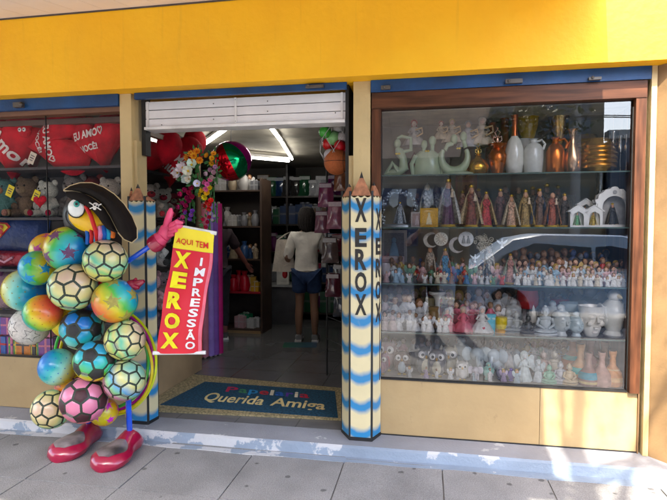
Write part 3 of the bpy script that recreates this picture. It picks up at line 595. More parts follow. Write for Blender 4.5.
t = V('white_vase', 'glossy white vase with a long copper neck', 'vase', 514, 135, 173, [(.16, 0), (.2, .04), (.235, .3), (.23, .65), (.17, .88), (.1, .97), (.09, 1.0)], (.82, .80, .72), rough=.2, coat=.5)
put('neck', cm('neckc', lambda: G().lathe([(.09, .98), (.07, 1.1), (.075, 1.4), (.095, 1.55), (.08, 1.55), (.05, 1.4)], 18)), C((.5, .16, .08), **cop), t)
t = V('white_jug', 'pale grey glazed jug with narrow neck and looped handle', 'jug', 533, 138, 173, [(.2, 0), (.25, .05), (.27, .4), (.27, .68), (.2, .83), (.09, .9), (.09, .97), (.13, 1.0)], (.62, .62, .58), rough=.25, coat=.4)
put('handle', cm('jugh', lambda: G().tube([(.08, 0, .92), (.22, 0, .97), (.31, 0, .85), (.26, 0, .7)], .035, 8)), C((.62, .62, .58), rough=.25, coat=.4), t)
t = V('copper_jug', 'shiny copper jug with slim neck and small handle beside the grey jug', 'jug', 555, 137, 173, [(.2, 0), (.24, .05), (.25, .4), (.25, .6), (.17, .78), (.08, .86), (.08, .95), (.12, 1.0)], (.55, .18, .07), **cop)
put('handle', cm('jugh', lambda: G()), C((.55, .18, .07), **cop), t)
t = V('bronze_vase', 'pear shaped bronze bottle vase with flared lip', 'vase', 572, 129, 173, [(.12, 0), (.14, .03), (.19, .2), (.18, .42), (.09, .66), (.06, .8), (.09, .95), (.12, 1.0)], (.50, .33, .22), **gold)
rib = [(.3, 0), (.36, .06)]
for i in range(6): rib += [(.42 + .05 * math.sin(i * .7), .1 + i * .13), (.47 + .05 * math.sin(i * .7 + .4), .15 + i * .13)]
rib += [(.3, .93), (.26, 1.0)]
V('ribbed_vase', 'large round gold vase with deep spiral ribs, at the right end', 'vase', 598, 139, 173, rib, (.70, .44, .18), **gold)
V('ribbed_vase', 'duller ribbed gold vase half hidden behind the large ribbed one', 'vase', 584, 132, 173, rib, (.55, .36, .16), y=.42, **gold)
V('copper_bottle', 'tall dark copper bottle behind the copper urn', 'bottle', 504, 113, 173, [(.12, 0), (.13, .4), (.12, .55), (.07, .62), (.075, 1.0)], (.3, .09, .04), y=.4, **cop)
V('copper_bottle', 'shorter copper bottle tucked behind the white vase', 'bottle', 492, 118, 173, [(.12, 0), (.13, .4), (.12, .55), (.07, .62), (.075, 1.0)], (.42, .14, .06), y=.42, **cop)
V('amber_vase', 'tall amber glass vase with wide flared mouth behind the grey jug', 'vase', 527, 110, 173, [(.16, 0), (.18, .3), (.1, .5), (.1, .62), (.15, .8), (.17, .97), (.155, 1.0)], (.42, .27, .05), y=.4, rough=.15)
V('amber_vase', 'tall bronze trophy cup behind the copper jug', 'cup', 558, 109, 173, [(.14, 0), (.06, .1), (.05, .5), (.13, .7), (.16, .95), (.17, 1.0)], (.42, .27, .12), y=.42, **gold)
V('grey_vase', 'small grey stone vase standing behind the white vase', 'vase', 521, 136, 173, [(.22, 0), (.28, .4), (.2, .8), (.25, 1.0)], (.4, .38, .34), y=.34, rough=.6)
cg = glass_mat('clear_glass', .3, (.9, .93, .94))
for i, (u, vt, lb) in enumerate([(620, 134, 'tall stemmed clear glass, left of the pair by the right frame'), (613, 128, 'clear glass candle holder behind the large ribbed vase'), (626, 133, 'stemmed clear glass nearest the right window frame')]):
    t = at('glass_goblet', lb, 'glass', u, vt, 171, 0, .2 + .12 * (i == 1), 'clear glasses on the top shelf'); put('bowl', cm('goblet', lambda: G().lathe([(.14, 0), (.02, .03), (.02, .5), (.1, .6), (.12, .8), (.1, 1.0), (.09, 1.0), (.10, .8), (.03, .58)], 18, cap=False)), cg, t)
# ---- row 2: saints and shrines
G2 = 'saint statues on the second shelf'
t = at('grotto', 'silver lace grotto arch with a small lady statue inside', 'grotto', 399, 187, 227, 1, .2)
def grot():
    g = G(); r_ = random.Random(2)
    for i in range(120):
        a = math.pi * r_.random(); q = r_.uniform(.84, 1.05); x = -.44 * math.cos(a) * q; z = .42 + .5 * math.sin(a) * q
        if r_.random() < .35: x = r_.choice((-1, 1)) * r_.uniform(.36, .46); z = r_.uniform(.02, .45)
        g.ell((x, r_.uniform(-.08, .08), z), r_.uniform(.02, .045), seg=7, rings=5)
    return g.lathe([(.46, 0), (.45, .05), (.3, .08)], 22, sy=.5)
put('arch', grot().mesh('grotto'), C((.50, .53, .55), rough=.35, metal=.4), t)
t2 = at('saint_figurine', 'small silver grey lady standing inside the lace grotto', 'saint statue', 400, 201, 224, 1, .19, G2); t2.location.z += .018; saint(t2, (.42, .46, .5), (.5, .54, .58), (.5, .5, .5), (.5, .5, .5), True)
def SA(label, u, vt, vb, robe, mantle, y=.2, rz=0, wide=1, **k):
    t = at('saint_figurine', label, 'saint statue', u, vt, vb, 1, y, G2, rz); saint(t, robe, mantle, wide=wide, **k); return t
SA('tall all white lady with long veil behind the small gold picture', 427, 180, 227, (.72, .68, .58), (.74, .69, .58), .34, crown=False, wide=.8, skin=(.7, .6, .45))
SA('slimmer cream lady behind and right of the tall white lady', 436, 183, 227, (.6, .55, .45), (.62, .56, .46), .45, crown=False, wide=.7, skin=(.6, .5, .4))
SA('dark lady in a wide white mantle open over a purple robe', 448, 178, 227, (.08, .03, .07), (.70, .62, .60), .16, wide=.95, child=True)
SA('lady carrying a child, cream mantle over a deep red robe, before the framed icon', 471, 184, 227, (.16, .05, .04), (.66, .52, .36), .16, wide=.95, child=True)
SA('pink mantled lady leaning behind the one before the icon', 462, 190, 227, (.5, .25, .2), (.55, .33, .26), .33, wide=.9)
SA('crowned lady in embroidered gold cape with red front, right of the icon', 486, 191, 227, (.45, .09, .09), (.50, .38, .20), .18, wide=1.05)
SA('dark purple brown robed saint standing by the glass seam', 500, 188, 227, (.12, .06, .06), (.16, .09, .08), .24, wide=.8)
SA('pale cream lady with rosy robe just right of the glass seam', 511, 194, 227, (.55, .36, .26), (.66, .55, .42), .16, wide=.95)
SA('brown monk like saint behind the pale cream lady', 505, 183, 227, (.22, .11, .06), (.26, .13, .08), .42, wide=.75, crown=False)
SA('antique gold crowned lady, second saint right of the cream lady', 525, 189, 227, (.32, .22, .1), (.4, .29, .13), .2, wide=.85, child=True)
SA('dark green and brown saint behind the antique gold lady', 518, 184, 227, (.10, .12, .08), (.14, .14, .09), .42, wide=.7, crown=False)
SA('saint in dark blue mantle over brown robe, middle of the crowded right half', 539, 188, 227, (.13, .08, .06), (.05, .07, .13), .2, wide=.8)
SA('saint in red brown robe with a child on the arm', 552, 190, 227, (.3, .09, .06), (.24, .12, .08), .18, wide=.8, child=True, crown=False)
SA('tall bronze brown saint behind the red brown one', 546, 183, 227, (.24, .16, .1), (.28, .19, .12), .42, wide=.7)
SA('black and gold lady in front of the framed relief, left of the white shrines', 564, 193, 227, (.05, .035, .03), (.10, .07, .05), .18, wide=.9)
SA('slim pinkish saint behind the grotto on its right', 417, 190, 227, (.36, .28, .24), (.4, .33, .28), .44, wide=.7, crown=False)
SA('tan saint between the framed relief and the bronze saint, at the back', 557, 185, 227, (.34, .24, .17), (.4, .3, .2), .46, wide=.7)
SA('dark rosy saint at the back between icon and golden cape', 478, 188, 227, (.25, .1, .09), (.3, .14, .12), .46, wide=.8)
SA('grey brown saint at the back, left of the blue mantled one', 532, 186, 227, (.25, .2, .17), (.3, .24, .2), .46, wide=.7)
def PI(label, u, vt, vb, w, fr_, inn, fig, y=.2, row=1):
    t = at('framed_picture', label, 'picture', u, vt, vb, row, y, 'framed pictures on the second shelf'); picture(t, w, fr_, inn, fig); return t
PI('small gold square picture of a white lady', 429, 208, 227, .92, (.72, .42, .08), (.75, .45, .12), (.85, .75, .5), .1)
PI('tiny pale pink framed picture beside the gold one', 417, 212, 227, .8, (.55, .5, .46), (.45, .33, .3), (.6, .5, .5), .11)
t = PI('framed dark icon with copper border hanging high on the back', 466, 180, 202, .95, (.35, .13, .08), (.42, .2, .09), (.15, .06, .04), .5); t.location.z = W(466, 202, .5).z
t = PI('framed relief in grey with a dark figure, behind the black and gold lady', 564, 193, 216, .95, (.32, .26, .2), (.5, .46, .4), (.1, .08, .06), .5); t.location.z = W(564, 216, .5).z
G2s = 'white shrines on the second shelf'
t = at('arch_shrine', 'big white arched shrine with columns at the right end', 'shrine', 612, 187, 227, 1, .17, G2s); arch(t)
SA('black mantled small lady with gold base inside the big white arch', 612, 203, 226, (.03, .03, .03), (.06, .05, .03), .17, wide=.85).location.z += .008
for u, vt, vb, y, lb, sl_, zz in [(577, 206, 227, .13, 'white gabled shrine, lower left of the three small ones', 'tiny green lady inside the lower left gabled shrine', 0), (593, 206, 227, .13, 'white gabled shrine, lower right one next to the big arch', 'tiny gold lady inside the lower right gabled shrine', 0), (585, 189, 208, .3, 'white gabled shrine standing higher behind the two lower ones', 'tiny grey lady inside the upper gabled shrine', 1)]:
    t = at('house_shrine', lb, 'shrine', u, vt, vb, 1, y, G2s); houseshrine(t)
    if zz:
        b_ = solo('shrine_block', G().bb(-.045, .045, -.03, .03, 0, .058), C((.2, .15, .1)), 'brown block lifting the highest small shrine', 'block', (t.location.x, y, SH[1]), smooth=False); t.location.z += .0585
    q = SA(sl_, u, vt + 6, vb - 1.5, (.1, .3, .12) if u == 577 else (.4, .3, .1) if u == 593 else (.3, .33, .35), (.2, .35, .2) if u == 577 else (.5, .4, .15) if u == 593 else (.35, .36, .38), y, wide=.9); q.location.z = t.location.z + .008
t = at('glass_goblet', 'clear cut glass goblet on the back of the second shelf above the shrines', 'glass', 600, 177, 226, 1, .42); put('bowl', cm('goblet', lambda: G()), cg, t)
# ---- row 3: hanging ornaments and crowds of small figurines
def hang_at(name, label, cat, u, v, y=.15, s=1.0, group='ornaments hanging under the second shelf'):
    p = W(u, v, y); return thing(name, label, cat, (p.x, y, p.z), 0, s, group)
def crescent(t, col):
    o = [(math.cos(a), math.sin(a)) for a in [R(x) for x in range(40, 325, 15)]]; o2 = [(.28 + .78 * math.cos(a), .78 * math.sin(a)) for a in [R(x) for x in range(310, 50, -15)]]
    put('moon', cm('crescent', lambda: G().prism(o + o2, -.06, .06), False), C(col, rough=.5), t)
def cordto(t, z0, top=1.465):
    s = t.scale[0]; put('hanging_cord', G().tube([(0, 0, z0), (0, 0, max(z0 + .05, (top - t.location.z) / s))], .03, 5).mesh('cord'), C((.3, .28, .25)), t)
t = hang_at('moon_ornament', 'pale crescent moon ornament, left one beside the lace disc', 'hanging ornament', 431, 240, s=.052); crescent(t, (.5, .46, .4)); cordto(t, .9)
t = hang_at('disc_ornament', 'round white lace disc hanging beside the left moon', 'hanging ornament', 441, 239, .13, s=.046)
put('disc', cm('disc', lambda: G().lathe([(.9, -.06), (1, -.03), (1, .03), (.9, .06)], 28, rot=RX(R(90)))), C((.72, .69, .6)), t)
put('pattern', cm('rays', lambda: (lambda g: [g.tube([(.25 * math.cos(a), -.09, .25 * math.sin(a)), (.8 * math.cos(a), -.09, .8 * math.sin(a))], .05, 5) for a in [i * math.pi / 6 for i in range(12)]] and g)(G())), C((.45, .4, .32)), t); cordto(t, 1)
t = hang_at('moon_ornament', 'pale crescent moon ornament, right one with a point of blue glass', 'hanging ornament', 457, 245, s=.054); crescent(t, (.5, .46, .43)); cordto(t, .9)
t = hang_at('disc_ornament', 'round white disc showing two grey kneeling figures', 'hanging ornament', 466, 239, .13, s=.05)
put('disc', cm('disc', lambda: G()), C((.78, .78, .78)), t); put('relief', cm('relief', lambda: G().lathe([(.28, -.6), (.2, -.1), (.1, .2)], 12, c=(-.3, -.1, 0), sy=.2).ell((-.28, -.1, .32), (.12, .05, .14)).lathe([(.28, -.6), (.2, -.1), (.1, .2)], 12, c=(.3, -.1, 0), sy=.2).ell((.28, -.1, .32), (.12, .05, .14))), C((.3, .32, .33)), t); cordto(t, 1)
t = hang_at('lace_ornament', 'cream lace star shaped ornament hanging left of the glass seam', 'hanging ornament', 483, 243, s=.07)
def lace():
    g = G(); r_ = random.Random(4)
    for i in range(46):
        a = r_.random() * 6.28; q = r_.random() ** .5 * .85; c = Vector((q * math.cos(a), 0, q * math.sin(a))); r0 = r_.uniform(.1, .2)
        g.tube([c + Vector((r0 * math.cos(b), r_.uniform(-.05, .05), r0 * math.sin(b))) for b in [k * math.pi / 4 for k in range(8)]], .035, 5, closed=True)
    return g
put('lace', lace().mesh('lace'), C((.6, .55, .45)), t); cordto(t, .8)
def dove(t):
    put('body', cm('dove', lambda: G().ell((0, 0, 0), (.22, .2, .55), seg=12).ell((0, -.05, .6), .2, seg=10).lathe([(.14, 0), (.3, -.5), (.28, -.55)][::-1], 10, c=(0, 0, -.4), sy=.3)), C((.8, .8, .78)), t)
    for s in (-1, 1): put('wing', cm('dovew%d' % s, lambda: G().prism([(s * x, z) for x, z in [(.1, .1), (.5, .35), (1, .7), (.9, .3), (.6, -.05), (.3, -.25)]], -.04, .04)), C((.8, .8, .78)), t)
t = hang_at('dove_ornament', 'white flying dove ornament, lower one under the lace star', 'hanging ornament', 475, 258, .1, s=.032); dove(t); cordto(t, .5)
t = hang_at('dove_ornament', 'white flying dove ornament, upper one right of the glass seam', 'hanging ornament', 502, 243, .1, s=.036); dove(t); cordto(t, .5)
t = at('tall_saint', 'tall pale lace robed statuette below the lace star', 'saint statue', 489, 246, 284, 2, .2); saint(t, (.5, .48, .42), (.55, .53, .46), wide=.6, crown=False, skin=(.6, .5, .42))
t = at('goblet', 'small goblet with purple stones beside the left frame', 'goblet', 385, 265, 284, 2, .12); vase(t, [(.2, 0), (.05, .05), (.05, .3), (.25, .5), (.3, .8), (.25, 1.0), (.22, 1.0), (.2, .6)], (.55, .5, .52), rough=.2); put('stones', cm('stones', lambda: G().ell((0, 0, .75), (.2, .2, .2))), C((.2, .02, .15)), t)
t = at('framed_box', 'dark blue holy picture box hanging at the back of the third shelf', 'picture', 409, 228, 246, 2, .5); picture(t, 1.0, (.04, .05, .1), (.02, .03, .12), (.15, .2, .3)); t.location.z = W(409, 246, .5).z
t = at('framed_box', 'pale pink altar box with two blue winged figures at the left', 'picture', 394, 230, 262, 2, .45); picture(t, .8, (.4, .35, .34), (.16, .14, .16), (.3, .4, .5)); t.location.z = W(394, 262, .45).z
t = at('pink_box', 'pale pink carton behind the small angels at the left frame', 'box', 393, 262, 284, 2, .4); put('carton', G().box((0, 0, .5), (1.0, .4, 1.0)).mesh('c', False), C((.6, .45, .45)), t); put('flap', G().box((0, -.21, .93), (.9, .02, .12)).mesh('c', False), C((.7, .6, .58)), t)
t = at('saint_figurine', 'pinkish hooded saint under a small arch on the third shelf', 'saint statue', 445, 250, 284, 2, .2); saint(t, (.1, .25, .4), (.5, .3, .28), wide=.8)
t = at('saint_figurine', 'slim praying white saint right of the hooded saint, third shelf', 'saint statue', 430, 247, 284, 2, .24); saint(t, (.4, .34, .28), (.5, .44, .36), wide=.6, crown=False)
t = at('saint_figurine', 'rosy and green lady at the start of the right crowd', 'saint statue', 510, 253, 284, 2, .14); saint(t, (.45, .25, .22), (.38, .45, .34), wide=1.0)
ORD = ['first', 'second', 'third', 'fourth', 'fifth', 'sixth', 'seventh', 'eighth', 'ninth', 'tenth', 'eleventh', 'twelfth', 'thirteenth', 'fourteenth', 'fifteenth', 'sixteenth', 'seventeenth', 'eighteenth', 'nineteenth', 'twentieth'] + ['twenty-' + x for x in ('first', 'second', 'third', 'fourth', 'fifth', 'sixth', 'seventh', 'eighth', 'ninth')] + ['thirtieth'] + ['thirty-' + x for x in ('first', 'second', 'third', 'fourth', 'fifth', 'sixth', 'seventh', 'eighth', 'ninth')]
def crowd(row, u0, u1, n, y, vt, vb, cols, desc, group, seed, kinds=('tiny', 'angel'), jit=.25):
    r_ = random.Random(seed)
    for i in range(n):
        u = u0 + (u1 - u0) * (i + .5 + r_.uniform(-jit, jit)) / n; cn_, c = r_.choice(cols); k = r_.choice(kinds)
        h = vt + r_.uniform(-2.5, 2.5)
        word = 'angel' if k == 'angel' else 'statuette'
        t = at('angel_figurine' if k == 'angel' else 'statuette', '%s %s, %s in %s' % (cn_, word, ORD[i], desc), word, u, h, vb, row, y + r_.uniform(-.012, .012), group, rz=r_.uniform(-.4, .4))
        if k == 'angel': angel(t, c, r_.choice([(.25, .12, .05), (.5, .35, .12), (.08, .05, .03)]), tuple(min(.85, x * 1.15 + .1) for x in c))
        else: tiny(t, c, r_.choice([(.6, .42, .32), (.45, .28, .18), (.25, .15, .1)]) if sum(c) > .5 else tuple(x * 1.5 + .03 for x in c), r_.randrange(3))
PALE = [('white', (.78, .76, .72)), ('cream', (.66, .58, .45)), ('pale pink', (.68, .45, .44)), ('pale blue', (.4, .55, .66)), ('grey', (.5, .5, .5))]
MIX = PALE + [('red', (.5, .07, .06)), ('brown', (.26, .13, .07)), ('blue', (.06, .2, .4)), ('green', (.15, .3, .17)), ('black', (.04, .04, .04)), ('gold', (.55, .38, .12))]
DARK = [('black', (.04, .04, .05)), ('dark brown', (.13, .07, .04)), ('dark blue', (.04, .06, .13)), ('dark grey', (.12, .12, .13)), ('brown', (.25, .14, .08))]
crowd(2, 384, 505, 17, .09, 273, 284, PALE + MIX, 'front row, left half of the third shelf', 'small figurines on the third shelf', 1)
crowd(2, 388, 508, 15, .19, 264, 283, MIX, 'second row, left half of the third shelf', 'small figurines on the third shelf', 2)
crowd(2, 388, 508, 12, .34, 258, 282, DARK + MIX, 'back row, left half of the third shelf', 'small figurines on the third shelf', 3, kinds=('tiny',))
crowd(2, 515, 627, 20, .08, 271, 284, PALE[:1] * 4 + PALE, 'front row, right half of the third shelf', 'small figurines on the third shelf', 4)
crowd(2, 517, 627, 18, .15, 264, 283, PALE + [('beige', (.55, .4, .28))], 'second row, right half of the third shelf', 'small figurines on the third shelf', 5, kinds=('tiny', 'angel', 'angel'))
crowd(2, 515, 625, 17, .25, 258, 283, MIX + DARK, 'third row, right half of the third shelf', 'small figurines on the third shelf', 6)
crowd(2, 512, 610, 14, .38, 251, 283, DARK, 'back row, right half of the third shelf', 'small figurines on the third shelf', 7, kinds=('tiny',))
# ---- row 4
G4 = 'ornaments on the fourth shelf'
WH = [('white', (.78, .77, .76)), ('white', (.74, .73, .72)), ('rosy white', (.72, .6, .58))]
crowd(3, 381, 420, 5, .1, 316, 335, WH, 'front row of the fourth shelf, left end', 'white ceramic figures at the left of the fourth shelf', 11)
crowd(3, 381, 424, 5, .22, 302, 334, WH + [('pale pink', (.66, .5, .5))], 'second row of the fourth shelf, left end', 'white ceramic figures at the left of the fourth shelf', 12)
crowd(3, 421, 448, 4, .09, 320, 336, WH[:1], 'short front row of white figures beside the pink dolls', 'white ceramic figures at the left of the fourth shelf', 13, kinds=('angel',))
crowd(3, 446, 500, 6, .4, 298, 335, WH + [('grey', (.5, .5, .52))], 'back row behind the pink dolls', 'white ceramic figures at the left of the fourth shelf', 14)
def VV(row, name, label, cat, u, vt, vb, prof, col, y, group=G4, **k): t = at(name, label, cat, u, vt, vb, row, y, group); vase(t, prof, col, **k); return t
t = at('hooded_figurine', 'small hooded dark red lady behind the white angels', 'figurine', 421, 305, 332, 3, .28, G4); saint(t, (.3, .03, .05), (.34, .04, .06), wide=.8, crown=False)
VV(3, 'round_pot', 'round olive brown pot behind the white angels', 'pot', 429, 304, 332, [(.2, 0), (.36, .25), (.38, .5), (.25, .8), (.3, 1)], (.14, .11, .05), .34, rough=.4)
VV(3, 'round_pot', 'small brown gold pot right of the olive pot', 'pot', 433, 312, 333, [(.2, 0), (.36, .25), (.36, .5), (.22, .8), (.28, 1)], (.3, .19, .08), .24, rough=.4)
VV(3, 'candle_pillar', 'slim cream pillar with a wide flat top beside the pots', 'candlestick', 437, 298, 333, [(.16, 0), (.1, .06), (.07, .2), (.07, .75), (.12, .86), (.24, .93), (.24, 1)], (.68, .66, .62), .3, rough=.4)
def D(label, u, vt, dress, hair, y=.15, vb=337): t = at('doll_figurine', label, 'doll figurine', u, vt, vb, 3, y, G4); doll(t, dress, hair)
D('pink doll with grey hair, leftmost of the pink ones', 447, 314, (.66, .22, .27), (.5, .5, .5))
D('big pink doll in wide ball gown in the middle of the fourth shelf', 463, 312, (.68, .18, .23), (.7, .6, .5))
D('darker pink doll with raised head right of the big one', 472, 311, (.6, .15, .2), (.4, .2, .12), .26)
D('white ceramic girl with a small red heart on her skirt', 482, 311, (.8, .77, .74), (.8, .78, .76))
solo('heart_charm', G().xf(Matrix.Identity(4)).add(*(lambda g: (g.v, g.f))(heart_geo())).xf(Matrix.Scale(.028, 4)), C((.55, .05, .08), rough=.3), 'small red heart charm on the white ceramic girl', 'charm', (W(483, 329, .105).x, .105, W(483, 329, .105).z))
t = at('blue_packet', 'pale blue packet standing beside the yellow block', 'packet', 491, 320, 338, 3, .16, G4); put('packet', G().box((0, 0, .5), (.5, .22, 1.0)).mesh('p', False), C((.2, .55, .68), rough=.3), t); put('bow', cm('pbow', lambda: G().ell((-.12, -.13, .75), (.1, .04, .07)).ell((.12, -.13, .75), (.1, .04, .07))), C((.6, .8, .85)), t)
t = at('yellow_block', 'bright yellow candle block with an orange foot', 'candle', 501, 323, 339, 3, .15, G4); put('wax', G().lathe([(.36, .25), (.36, .95), (.3, 1.0)], 20).mesh('p'), C((.75, .58, .03), rough=.4), t); put('foot', G().lathe([(.38, 0), (.38, .24)], 20).mesh('p'), C((.75, .4, .03), rough=.4), t)
SI = dict(rough=.35)
t = at('turbaned_bust', 'round grey marbled head with a turban behind the mottled figures', 'bust', 513, 303, 332, 3, .3, G4); buddhahead(t, (.3, .31, .31))
for u, vt, lb, c in [(508, 315, 'mottled silver figure leaning, first right of the yellow block', (.42, .43, .42)), (516, 318, 'mottled silver figure, in front of the grey turbaned head', (.46, .47, .45))]:
    t = at('silver_figurine', lb, 'figurine', u, vt, 340, 3, .16, G4); buddha(t, c)
t = at('silver_figurine', 'small black and white seated figure before the slim white cone', 'figurine', 528, 321, 341, 3, .12, G4); buddha(t, (.07, .07, .07))
VV(3, 'white_cone', 'slim white cone candle behind the black figure', 'candle', 533, 313, 340, [(.2, 0), (.2, .05), (.12, .5), (.04, .9), (.0, 1)], (.7, .69, .66), .22)
t = at('buddha_statue', 'pale grey buddha sitting in meditation', 'buddha statue', 545, 311, 341, 3, .12, 'pale buddhas on the fourth shelf'); buddha(t, (.56, .60, .62))
t = at('buddha_bust', 'small pale grey buddha head peeping behind the seated buddha', 'buddha head', 552, 309, 338, 3, .28, 'pale buddhas on the fourth shelf'); buddhahead(t, (.5, .53, .54))
t = at('buddha_bust', 'larger pale blue grey buddha head left of the face pot', 'buddha head', 561, 312, 342, 3, .13, 'pale buddhas on the fourth shelf', rz=.35); buddhahead(t, (.55, .59, .6))
t = at('buddha_bust', 'pale blue buddha head peering half hidden behind the face pot', 'buddha head', 576, 318, 342, 3, .12, 'pale buddhas on the fourth shelf', rz=.2); buddhahead(t, (.50, .58, .62))
t = at('blue_face_pot', 'pale blue face pot squeezed between the buddha heads', 'planter', 572, 311, 340, 3, .27, G4); faceplanter(t, (.5, .58, .62))
t = at('face_pot', 'large white pot shaped as a calm human face', 'planter', 591, 312, 343, 3, .13, G4, rz=.25); faceplanter(t, (.74, .72, .68))
t = at('tall_parrot', 'tall white ceramic cockatoo standing by the right frame', 'bird figure', 613, 293, 343, 3, .15, G4, rz=.3, wx=.95); bird(t, (.68, .69, .67))
t = at('tall_parrot', 'grey ceramic dove at the back, left of three', 'bird figure', 578, 291, 336, 3, .42, 'grey birds at the back'); bird(t, (.35, .36, .36))
t = at('tall_parrot', 'grey ceramic dove at the back, middle of three', 'bird figure', 590, 292, 338, 3, .36, 'grey birds at the back', rz=.8); bird(t, (.42, .43, .42))
t = at('tall_parrot', 'pale grey ceramic toucan with a big white bill behind the face pot', 'bird figure', 602, 297, 340, 3, .3, 'grey birds at the back', rz=-1.2); bird(t, (.5, .5, .49), (.75, .74, .7))
t = at('red_lamp', 'shiny red votive cup behind the silver figures', 'cup', 527, 295, 332, 3, .4, G4); vase(t, [(.2, .5), (.28, .6), (.3, .8), (.26, 1.0)], (.5, .01, .04), rough=.2); put('stem', cm('cupstem', lambda: G().lathe([(.16, 0), (.03, .05), (.03, .5)], 12)), C((.3, .3, .3)), t)
t = at('red_lamp', 'dull red votive bowl behind the buddha heads', 'cup', 559, 305, 334, 3, .42, G4); vase(t, [(.1, 0), (.28, .4), (.34, .8), (.3, 1.0)], (.4, .02, .04), rough=.3)
crowd(3, 384, 446, 7, .44, 296, 332, WH + MIX, 'rearmost row of the fourth shelf, left end', 'white ceramic figures at the left of the fourth shelf', 15)
crowd(3, 504, 572, 8, .5, 300, 334, WH + [('grey', (.4, .4, .4)), ('silver', (.5, .5, .52))], 'rear row of the fourth shelf behind the buddhas', 'figures behind the buddhas', 16)
crowd(3, 446, 500, 7, .28, 308, 335, [('pink', (.66, .2, .27)), ('white', (.76, .74, .72)), ('rosy', (.6, .32, .34))], 'second row behind the pink dolls', 'figures behind the pink dolls', 17, kinds=('angel', 'tiny'))
# ---- row 5
crowd(4, 383, 450, 8, .42, 352, 380, WH + [('beige', (.5, .42, .3)), ('grey', (.3, .3, .3)), ('pink', (.55, .3, .32))], 'rear row of the bottom shelf, left', 'small ceramics at the back of the bottom shelf', 18)
crowd(4, 452, 520, 8, .46, 356, 384, WH + [('pale blue', (.42, .5, .56)), ('grey', (.35, .36, .38))], 'rear row of the bottom shelf, centre', 'small ceramics at the back of the bottom shelf', 19)
crowd(4, 522, 568, 7, .46, 356, 386, WH + [('pale green', (.35, .5, .4)), ('brown', (.3, .18, .1)), ('gold', (.55, .4, .15))], 'rear row of the bottom shelf, before the bottles', 'small ceramics at the back of the bottom shelf', 20)
crowd(4, 405, 520, 9, .07, 374, 386, WH + [('pale blue', (.42, .5, .56)), ('mauve', (.4, .32, .45)), ('grey', (.45, .45, .45))], 'tiny front row of the bottom shelf', 'tiny ceramics at the front of the bottom shelf', 21)
G5 = 'ceramic animals on the bottom shelf'
def A5(fn, name, label, cat, u, vt, vb, y, *a, rz=0, g=G5):
    t = at(name, label, cat, u, vt, vb, 4, y, g, rz); fn(t, *a); return t
A5(owl, 'owl_figurine', 'pink bellied ceramic owl with wide pale eyes at the left frame', 'owl', 386, 343, 374, .22, (.45, .34, .33), (.5, .16, .19))
A5(owl, 'owl_figurine', 'small brown owl with pale blue belly beside the pink one', 'owl', 402, 354, 379, .14, (.16, .11, .09), (.42, .48, .52))
A5(owl, 'owl_figurine', 'grey owl with a cream belly, left of the grey pair', 'owl', 424, 351, 381, .17, (.19, .19, .18), (.62, .58, .46), rz=.3)
A5(owl, 'owl_figurine', 'grey owl with cream belly and white brow, right of the grey pair', 'owl', 437, 354, 383, .14, (.26, .25, .25), (.66, .62, .5), rz=-.1)
A5(owl, 'owl_figurine', 'beige lace patterned owl right of the grey pair', 'owl', 448, 353, 383, .2, (.42, .39, .32), (.48, .45, .37))
A5(owl, 'owl_figurine', 'tiny white owl with big black ringed eyes at the front', 'owl', 462, 365, 385, .08, (.68, .66, .62), (.75, .73, .7))
A5(owl, 'owl_figurine', 'tiny grey owl half hidden by the left frame', 'owl', 381, 358, 380, .12, (.4, .25, .3), (.5, .3, .32))
A5(buddhahead, 'stone_bust', 'knobbly grey blue head behind the tiny white owl', 'bust', 461, 351, 383, .3, (.42, .46, .47))
A5(elephant, 'elephant_figurine', 'pale blue grey ceramic elephant facing the street', 'elephant', 476, 354, 385, .26, (.48, .54, .56))
A5(elephant, 'elephant_figurine', 'pale blue ceramic elephant by the glass seam', 'elephant', 495, 356, 386, .27, (.46, .54, .6), rz=-.4)
A5(elephant, 'elephant_figurine', 'small lilac grey elephant in front of the big ones', 'elephant', 475, 370, 386, .09, (.52, .5, .55))
A5(bird, 'bird_figurine', 'mint green ceramic hen between the elephants', 'bird', 488, 367, 386, .1, (.38, .62, .55))
A5(bird, 'bird_figurine', 'small deep purple ceramic duck', 'bird', 511, 374, 388, .1, (.12, .07, .35), rz=-1.2)
A5(bird, 'bird_figurine', 'small grey violet ceramic duck left of the purple one', 'bird', 500, 373, 387, .12, (.28, .27, .36), rz=1)
A5(angel, 'angel_figurine', 'white kneeling angel with a blue white veil, bottom shelf middle', 'angel', 524, 358, 389, .12, (.66, .72, .72), (.62, .7, .7), (.6, .66, .67), (.66, .7, .7))
A5(angel, 'angel_figurine', 'pale grey praying angel leaning right beside the kneeling one', 'angel', 538, 367, 390, .12, (.56, .6, .62), (.52, .58, .6), (.55, .6, .62), (.58, .62, .63))
A5(buddha, 'buddha_figurine', 'small pink brown laughing buddha behind the green one', 'buddha', 543, 363, 388, .28, (.5, .4, .36))
A5(buddha, 'buddha_figurine', 'small green monk figure at the front', 'buddha', 549, 372, 391, .1, (.3, .5, .38))
A5(buddha, 'buddha_figurine', 'beige monk figure behind, right of the pink brown one', 'buddha', 554, 363, 388, .3, (.52, .48, .4))
A5(buddha, 'buddha_figurine', 'silver grey monk figure at the front, left of the bottles', 'buddha', 560, 370, 392, .12, (.5, .5, .52))
A5(buddha, 'buddha_figurine', 'cream gold monk figure against the first bottle', 'buddha', 569, 371, 392, .1, (.58, .48, .34))
BP = [(.20, 0), (.23, .02), (.24, .18), (.22, .36), (.12, .52), (.075, .6), (.065, .8), (.09, .96), (.085, 1.0)]
